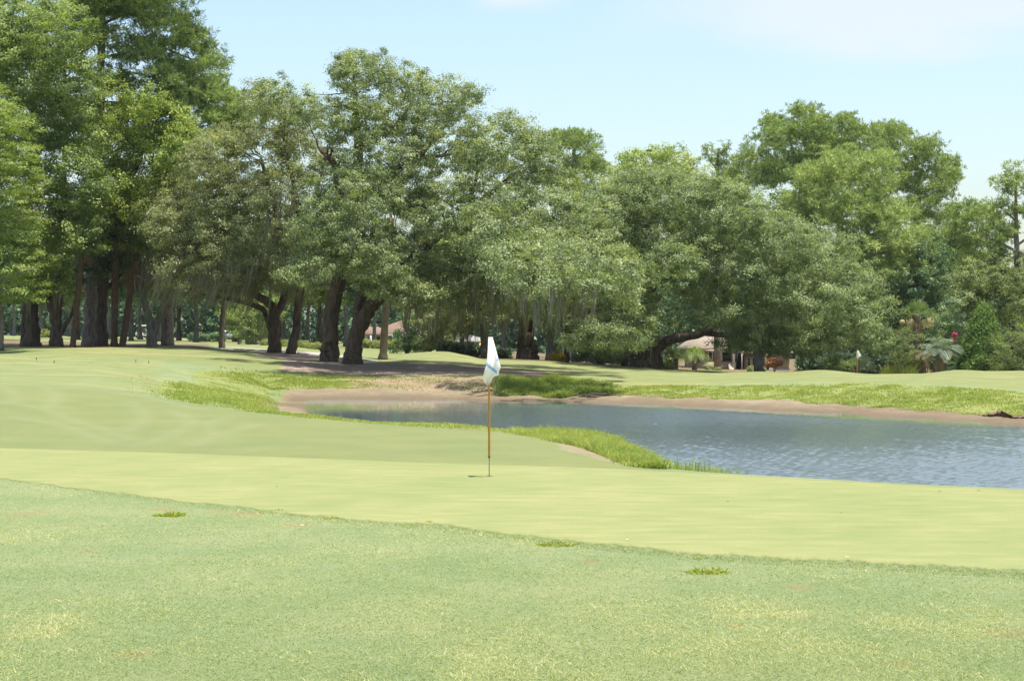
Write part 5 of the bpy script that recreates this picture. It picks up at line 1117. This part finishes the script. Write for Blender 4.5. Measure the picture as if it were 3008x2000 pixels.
for (u, v, lab) in [(437,1043,'thin dark stake in the lawn before the pale forked tree'),(107,1058,'thin dark stake in the lawn before the dark-barked tree'),(159,1067,'thin dark stake nearest the fairway, below the twin-stemmed tree'),(399,1037,'short dark stake in the lawn before the leaning brown palm')]:
    jj = np.argmin(np.abs(np.array([gv(u, y) for y in YROWS[300:520]])-v)); b = G(u, float(YROWS[300+jj])); root = thing('stake', lab, 'stake', b, 'thin stakes in the left lawn')
    MB().lathe([(0,.13),(.014,.125),(.017,.05),(.017,-.1)], (0,0,0), 8).build('post', M['stakemat'], root); MB().lathe([(0,.15),(.022,.145),(.024,.12),(0,.118)], (0,0,0), 8).build('cap', M['black'], root)
# bucket-like orange pot and white post near the tan house
def pot(name, label, u, Y, prof, mat, cat):
    b = G(u, Y); tag(MB().lathe(prof, (0,0,0), 16).build(name, mat, None, b, smooth=True), label, cat)
M['terracotta'] = plain('terracotta', (.55,.20,.07), .8, .2, .1)
pot('flower_pot', 'orange pot beyond the far green, right of the tan house', 2343, 150, [(0,0),(.16,0),(.24,.42),(.27,.43),(.27,.52),(.23,.52),(.21,.4),(0,.38)], M['terracotta'], 'pot')
pot('bollard', 'short white bollard at the corner of the tan house', 2317, 185, [(0,-.1),(.12,-.1),(.12,.6),(.14,.62),(.10,.72),(0,.76)], M['white'], 'bollard')
pot('bollard', 'tiny white marker at the wood edge beside the yellow shrub', 1605, 131, [(0,-.1),(.10,-.1),(.11,.14),(.08,.2),(0,.22)], M['white'], 'marker')
# driftwood roots on the far bank
def roots():
    rng = np.random.default_rng(150); b = G(1735, 80.6); mb = MB()
    for k in range(9):
        a = rng.uniform(-.5, .5); l = rng.uniform(.7, 1.7); s = b+np.array([rng.uniform(-1.1, .3), rng.uniform(.0,.7), rng.uniform(.05,.2)])
        e = s+np.array([l*math.cos(a), -.25*l, -.10*l+rng.uniform(-.05,.12)]); mb.tube(spline(np.array([s, (s+e)/2+rng.normal(0,.08,3), e]), 8), np.linspace(.045, .012, 8), 6, True, .1, rng)
    tag(mb.build('tree_roots', M['bark_oak'], None, b, smooth=True), 'dark bare roots poking into the pond from the far bank', 'roots')
roots()
def ledge(u0, u1, Y0, Y1, seed, label):
    rng = np.random.default_rng(seed); n = 60; u = np.linspace(u0, u1, n); Yv = np.linspace(Y0, Y1, n)+.35*np.sin(np.linspace(0, 9, n))+rng.normal(0, .05, n); x = (u-UC)/F*Yv; z = ground_z(x, Yv)
    hgt = .6*(.20+.10*np.sin(np.linspace(0, 14, n)+seed))*np.sin(np.linspace(0, np.pi, n))**.4+rng.normal(0, .02, n); prof = [(0.05,-.15),(-.02,.15),(-.10,.55),(-.20,.85),(-.12,1.05),(.25,1.02),(.6,.5),(.8,-.2)]
    v = np.stack([np.stack([x+rng.normal(0,.02,n), Yv+a+rng.normal(0,.03,n), z+b_*hgt], -1) for a, b_ in prof], 1); k = len(prof); i = np.arange(n-1)[:, None]*k; j = np.arange(k-1)[None]; b = np.array([x[n//2], Yv[n//2], z[n//2]])
    tag(np_mesh('earth_ledge', v.reshape(-1, 3), np.stack([i+j, i+k+j, i+k+j+1, i+j+1], -1).reshape(-1, 4), M['bark_brown'], None, origin=b), label, 'ledge')
ledge(2862, 3080, 63.3, 61.6, 3, 'dark crumbling earth ledge in the far bank near the photo edge')
# ------------------------------------------------------------------ weeds and leaves in the turf
GW = 'weed tufts in the rough'
def weed(u, v, wpx, hpx, lab, seed, leaf='weed', n=60):
    wpx *= 1.25; n = int(n*1.5); rng = np.random.default_rng(seed); Y = float(Yflat(v)); S = Y/F; b = np.array([(u-UC)*S, Y, float(ground_z((u-UC)*S, Y))]); R = wpx*S/2
    mb = MB(); t = []
    for k in range(n):
        a = rng.uniform(0, 6.283); r = R*math.sqrt(rng.random())*.8; s = b+np.array([math.cos(a)*r, math.sin(a)*r*.6, -.004]); l = hpx*S*rng.uniform(.6, 1.3); d = nrm(np.array([math.cos(a)*.9+rng.normal(0,.6), math.sin(a)*.6+rng.normal(0,.5), .5])); sd = nrm(np.cross(d, rng.normal(0,1,3)))*.006
        m = s+d*l*.55; e = s+d*l+np.array([0,0,-.15*l]); mb.add([s-sd*.5, s+sd*.5, m+sd, e, m-sd], [(0,1,2,4)]); mb.f.setdefault(3, []).append(np.array([(4,2,3)])+mb.n-5); t += [np.clip(rng.normal(.55,.22),0,1)]*5
    tag(mb.build('weed_tuft', M[leaf], None, b, attrs={'tint': np.array(t)}), lab, 'weed', GW)
weed(500,1515,84,22,'brightest yellow-green weed tuft, in the rough far from the flag',161, n=130)
weed(1635,1601,115,18,'flat leafy weed tuft in the rough closest below the flag',162, n=120)
weed(2080,1683,105,24,'yellow-brown spiky weed tuft, lowest of the tufts in the rough',163, n=100)
weed(1252,1535,12,16,'single tiny weed sprig standing on the green edge',164, n=10)
weed(812,1500,34,9,'small green weed patch at the green edge near the dead grass',165, n=40)
weed(965,1522,60,9,'low green weed patch hugging the green edge left of the sprig',166, n=60)
weed(2056,1640,40,9,'faint small weed just above the yellow-brown tuft',167, n=26)
M['leafbrown'] = plain('dry_leaf_brown', (.08,.05,.03), .8, .2, .2, 20); M['leafpale'] = plain('dry_leaf_pale', (.72,.52,.40), .8, .2, .1, 20)
def dry_leaf(u, v, size, mat, lab, seed, lift=.012):
    rng = np.random.default_rng(seed); Y = float(Yflat(v)); b = np.array([(u-UC)/F*Y, Y, max(.008, float(ground_z((u-UC)/F*Y, Y)))]); n = 9; t = np.linspace(-1, 1, n); w = (1-t*t)*.42+.02; a = rng.uniform(0, 6.28)
    mid = np.stack([t, 0*t, .25*t*t], -1); l = mid+np.stack([0*t, w, .28*w+.1*w*np.sin(t*6)], -1); r = mid+np.stack([0*t, -w, .30*w], -1); v_ = np.stack([l, mid, r], 1).reshape(-1, 3)*size/2@rotz(a).T+np.array([0,0,lift])
    q = [(3*i+k, 3*i+k+1, 3*i+k+4, 3*i+k+3) for i in range(n-1) for k in (0, 1)]
    o = np_mesh('fallen_leaf', v_, np.array(q), M[mat], smooth=True); o.location = b; tag(o, lab, 'leaf', 'fallen leaves on the turf')
dry_leaf(885,1553,.075,'leafpale','pale pink fallen leaf in the rough below the dead patches',171,.03)
dry_leaf(813,1432,.05,'leafbrown','dark fallen leaf on the green left of the flagstick',172)
dry_leaf(2138,1477,.05,'leafbrown','dark fallen leaf on the green near the reedy pond edge',173)
dry_leaf(2470,1510,.04,'leafbrown','dark fallen leaf on the open middle of the green',174)
dry_leaf(2760,1447,.06,'leafbrown','dark fallen leaf on the green rim beside the open water',175)
dry_leaf(2875,1444,.06,'leafbrown','dark fallen leaf on the green rim nearest the photo edge',176)
dry_leaf(1537,1455,.03,'leafpale','pale fleck of leaf on the green just right of the flagstick',177)
dry_leaf(1843,1590,.05,'leafpale','pale leaf at the green edge between the leafy and spiky weeds',178)
dry_leaf(2490,1647,.05,'leafpale','pale leaf at the green edge in the darker fringe',179,.03)

# ------------------------------------------------------------------ light, sky, camera
sd = Vector((.15, -.06, 1)).normalized()
elev = math.asin(sd.z); az = math.atan2(sd.x, sd.y)
sun = bpy.data.lights.new('sun', 'SUN'); sun.energy = 4.7; sun.angle = math.radians(.53); sun.color = (1, .955, .88)
so = bpy.data.objects.new('sun', sun); COL.objects.link(so); so.rotation_euler = sd.to_track_quat('Z', 'Y').to_euler(); so.location = (0, 0, 60)
w = bpy.data.worlds.new('World'); scene.world = w; w.use_nodes = True; N, L = w.node_tree.nodes, w.node_tree.links
bg = N['Background']; bg.inputs['Strength'].default_value = .127
sky = N.new('ShaderNodeTexSky'); sky.sky_type = 'NISHITA'; sky.sun_disc = False; sky.sun_elevation = elev; sky.sun_rotation = az
sky.altitude = 0; sky.air_density = 1.25; sky.dust_density = 2.0; sky.ozone_density = 2.2
tc = N.new('ShaderNodeTexCoord'); sp = N.new('ShaderNodeSeparateXYZ'); L.new(tc.outputs['Generated'], sp.inputs[0])
# thin cloud bank high up: gnomonic direction coordinates
px_ = math_(N, L, 'DIVIDE', sp.outputs[0], sp.outputs[1]); pz_ = math_(N, L, 'DIVIDE', sp.outputs[2], sp.outputs[1])
cb = N.new('ShaderNodeCombineXYZ'); L.new(math_(N, L, 'MULTIPLY', px_, 5.0), cb.inputs[0]); L.new(math_(N, L, 'MULTIPLY', pz_, 14.0), cb.inputs[1])
cn = noise(N, L, 1.3, 5, .5, cb.outputs[0]).outputs[0]
def mrange(x, a, b, c=0., d=1.):
    m = N.new('ShaderNodeMapRange'); m.interpolation_type = 'SMOOTHSTEP'; L.new(x, m.inputs[0])
    for i, q in enumerate((a, b, c, d)): m.inputs[i+1].default_value = q
    return m.outputs[0]
mask = math_(N, L, 'MULTIPLY', mrange(px_, .02, .17), mrange(math_(N, L, 'MULTIPLY_ADD', math_(N, L, 'SUBTRACT', cn, .5), .09, pz_), .158, .196))
front = math_(N, L, 'GREATER_THAN', sp.outputs[1], .05); mask = math_(N, L, 'MULTIPLY', mask, front)
puff = math_(N, L, 'MULTIPLY', math_(N, L, 'MULTIPLY', mrange(px_, -.03, -.006), math_(N, L, 'SUBTRACT', 1., mrange(px_, .0, .05))), mrange(math_(N, L, 'MULTIPLY_ADD', math_(N, L, 'SUBTRACT', cn, .5), .03, pz_), .190, .202))
mask = math_(N, L, 'MAXIMUM', mask, math_(N, L, 'MULTIPLY', puff, front)); mask = math_(N, L, 'MULTIPLY', mask, .62)
L.new(mixc(N, L, mask, sky.outputs[0], (4.1, 4.15, 4.3)), bg.inputs['Color'])
def haze():
    v = [(x, y, z) for z in (-3.2, 34.) for x, y in ((-9400,-850),(9400,-850),(9400,4200),(-9400,4200))]
    m = bpy.data.materials.new('air'); m.use_nodes = True; n = m.node_tree.nodes; n.remove(n['Principled BSDF']); pv = n.new('ShaderNodeVolumePrincipled')
    pv.inputs['Color'].default_value = (.80,.90,1,1); pv.inputs['Density'].default_value = .00007; pv.inputs['Anisotropy'].default_value = 0
    m.node_tree.links.new(pv.outputs[0], n['Material Output'].inputs['Volume'])
    tag(np_mesh('haze', np.array(v, float), np.array([(3,2,1,0),(4,5,6,7),(0,1,5,4),(1,2,6,5),(2,3,7,6),(3,0,4,7)]), m), 'thin summer haze over the whole course', 'haze', kind='stuff')
haze()
cam = bpy.data.cameras.new('camera'); cam.sensor_width = 36; cam.lens = F/3008*36; cam.clip_end = 6000; cam.clip_start = .1
co = bpy.data.objects.new('camera', cam); COL.objects.link(co); co.location = (0, 0, H); co.rotation_euler = (math.pi/2, 0, 0); scene.camera = co
vs = scene.view_settings; vs.view_transform = 'Standard'; vs.look = 'None'; vs.gamma = 1; vs.exposure = .86; vs.use_curve_mapping = False
scene.cycles.max_bounces = 6; scene.cycles.diffuse_bounces = 3; scene.cycles.transmission_bounces = 3; scene.cycles.glossy_bounces = 2; scene.cycles.transparent_max_bounces = 4
scene.cycles.use_adaptive_sampling = True; scene.cycles.adaptive_threshold = .02
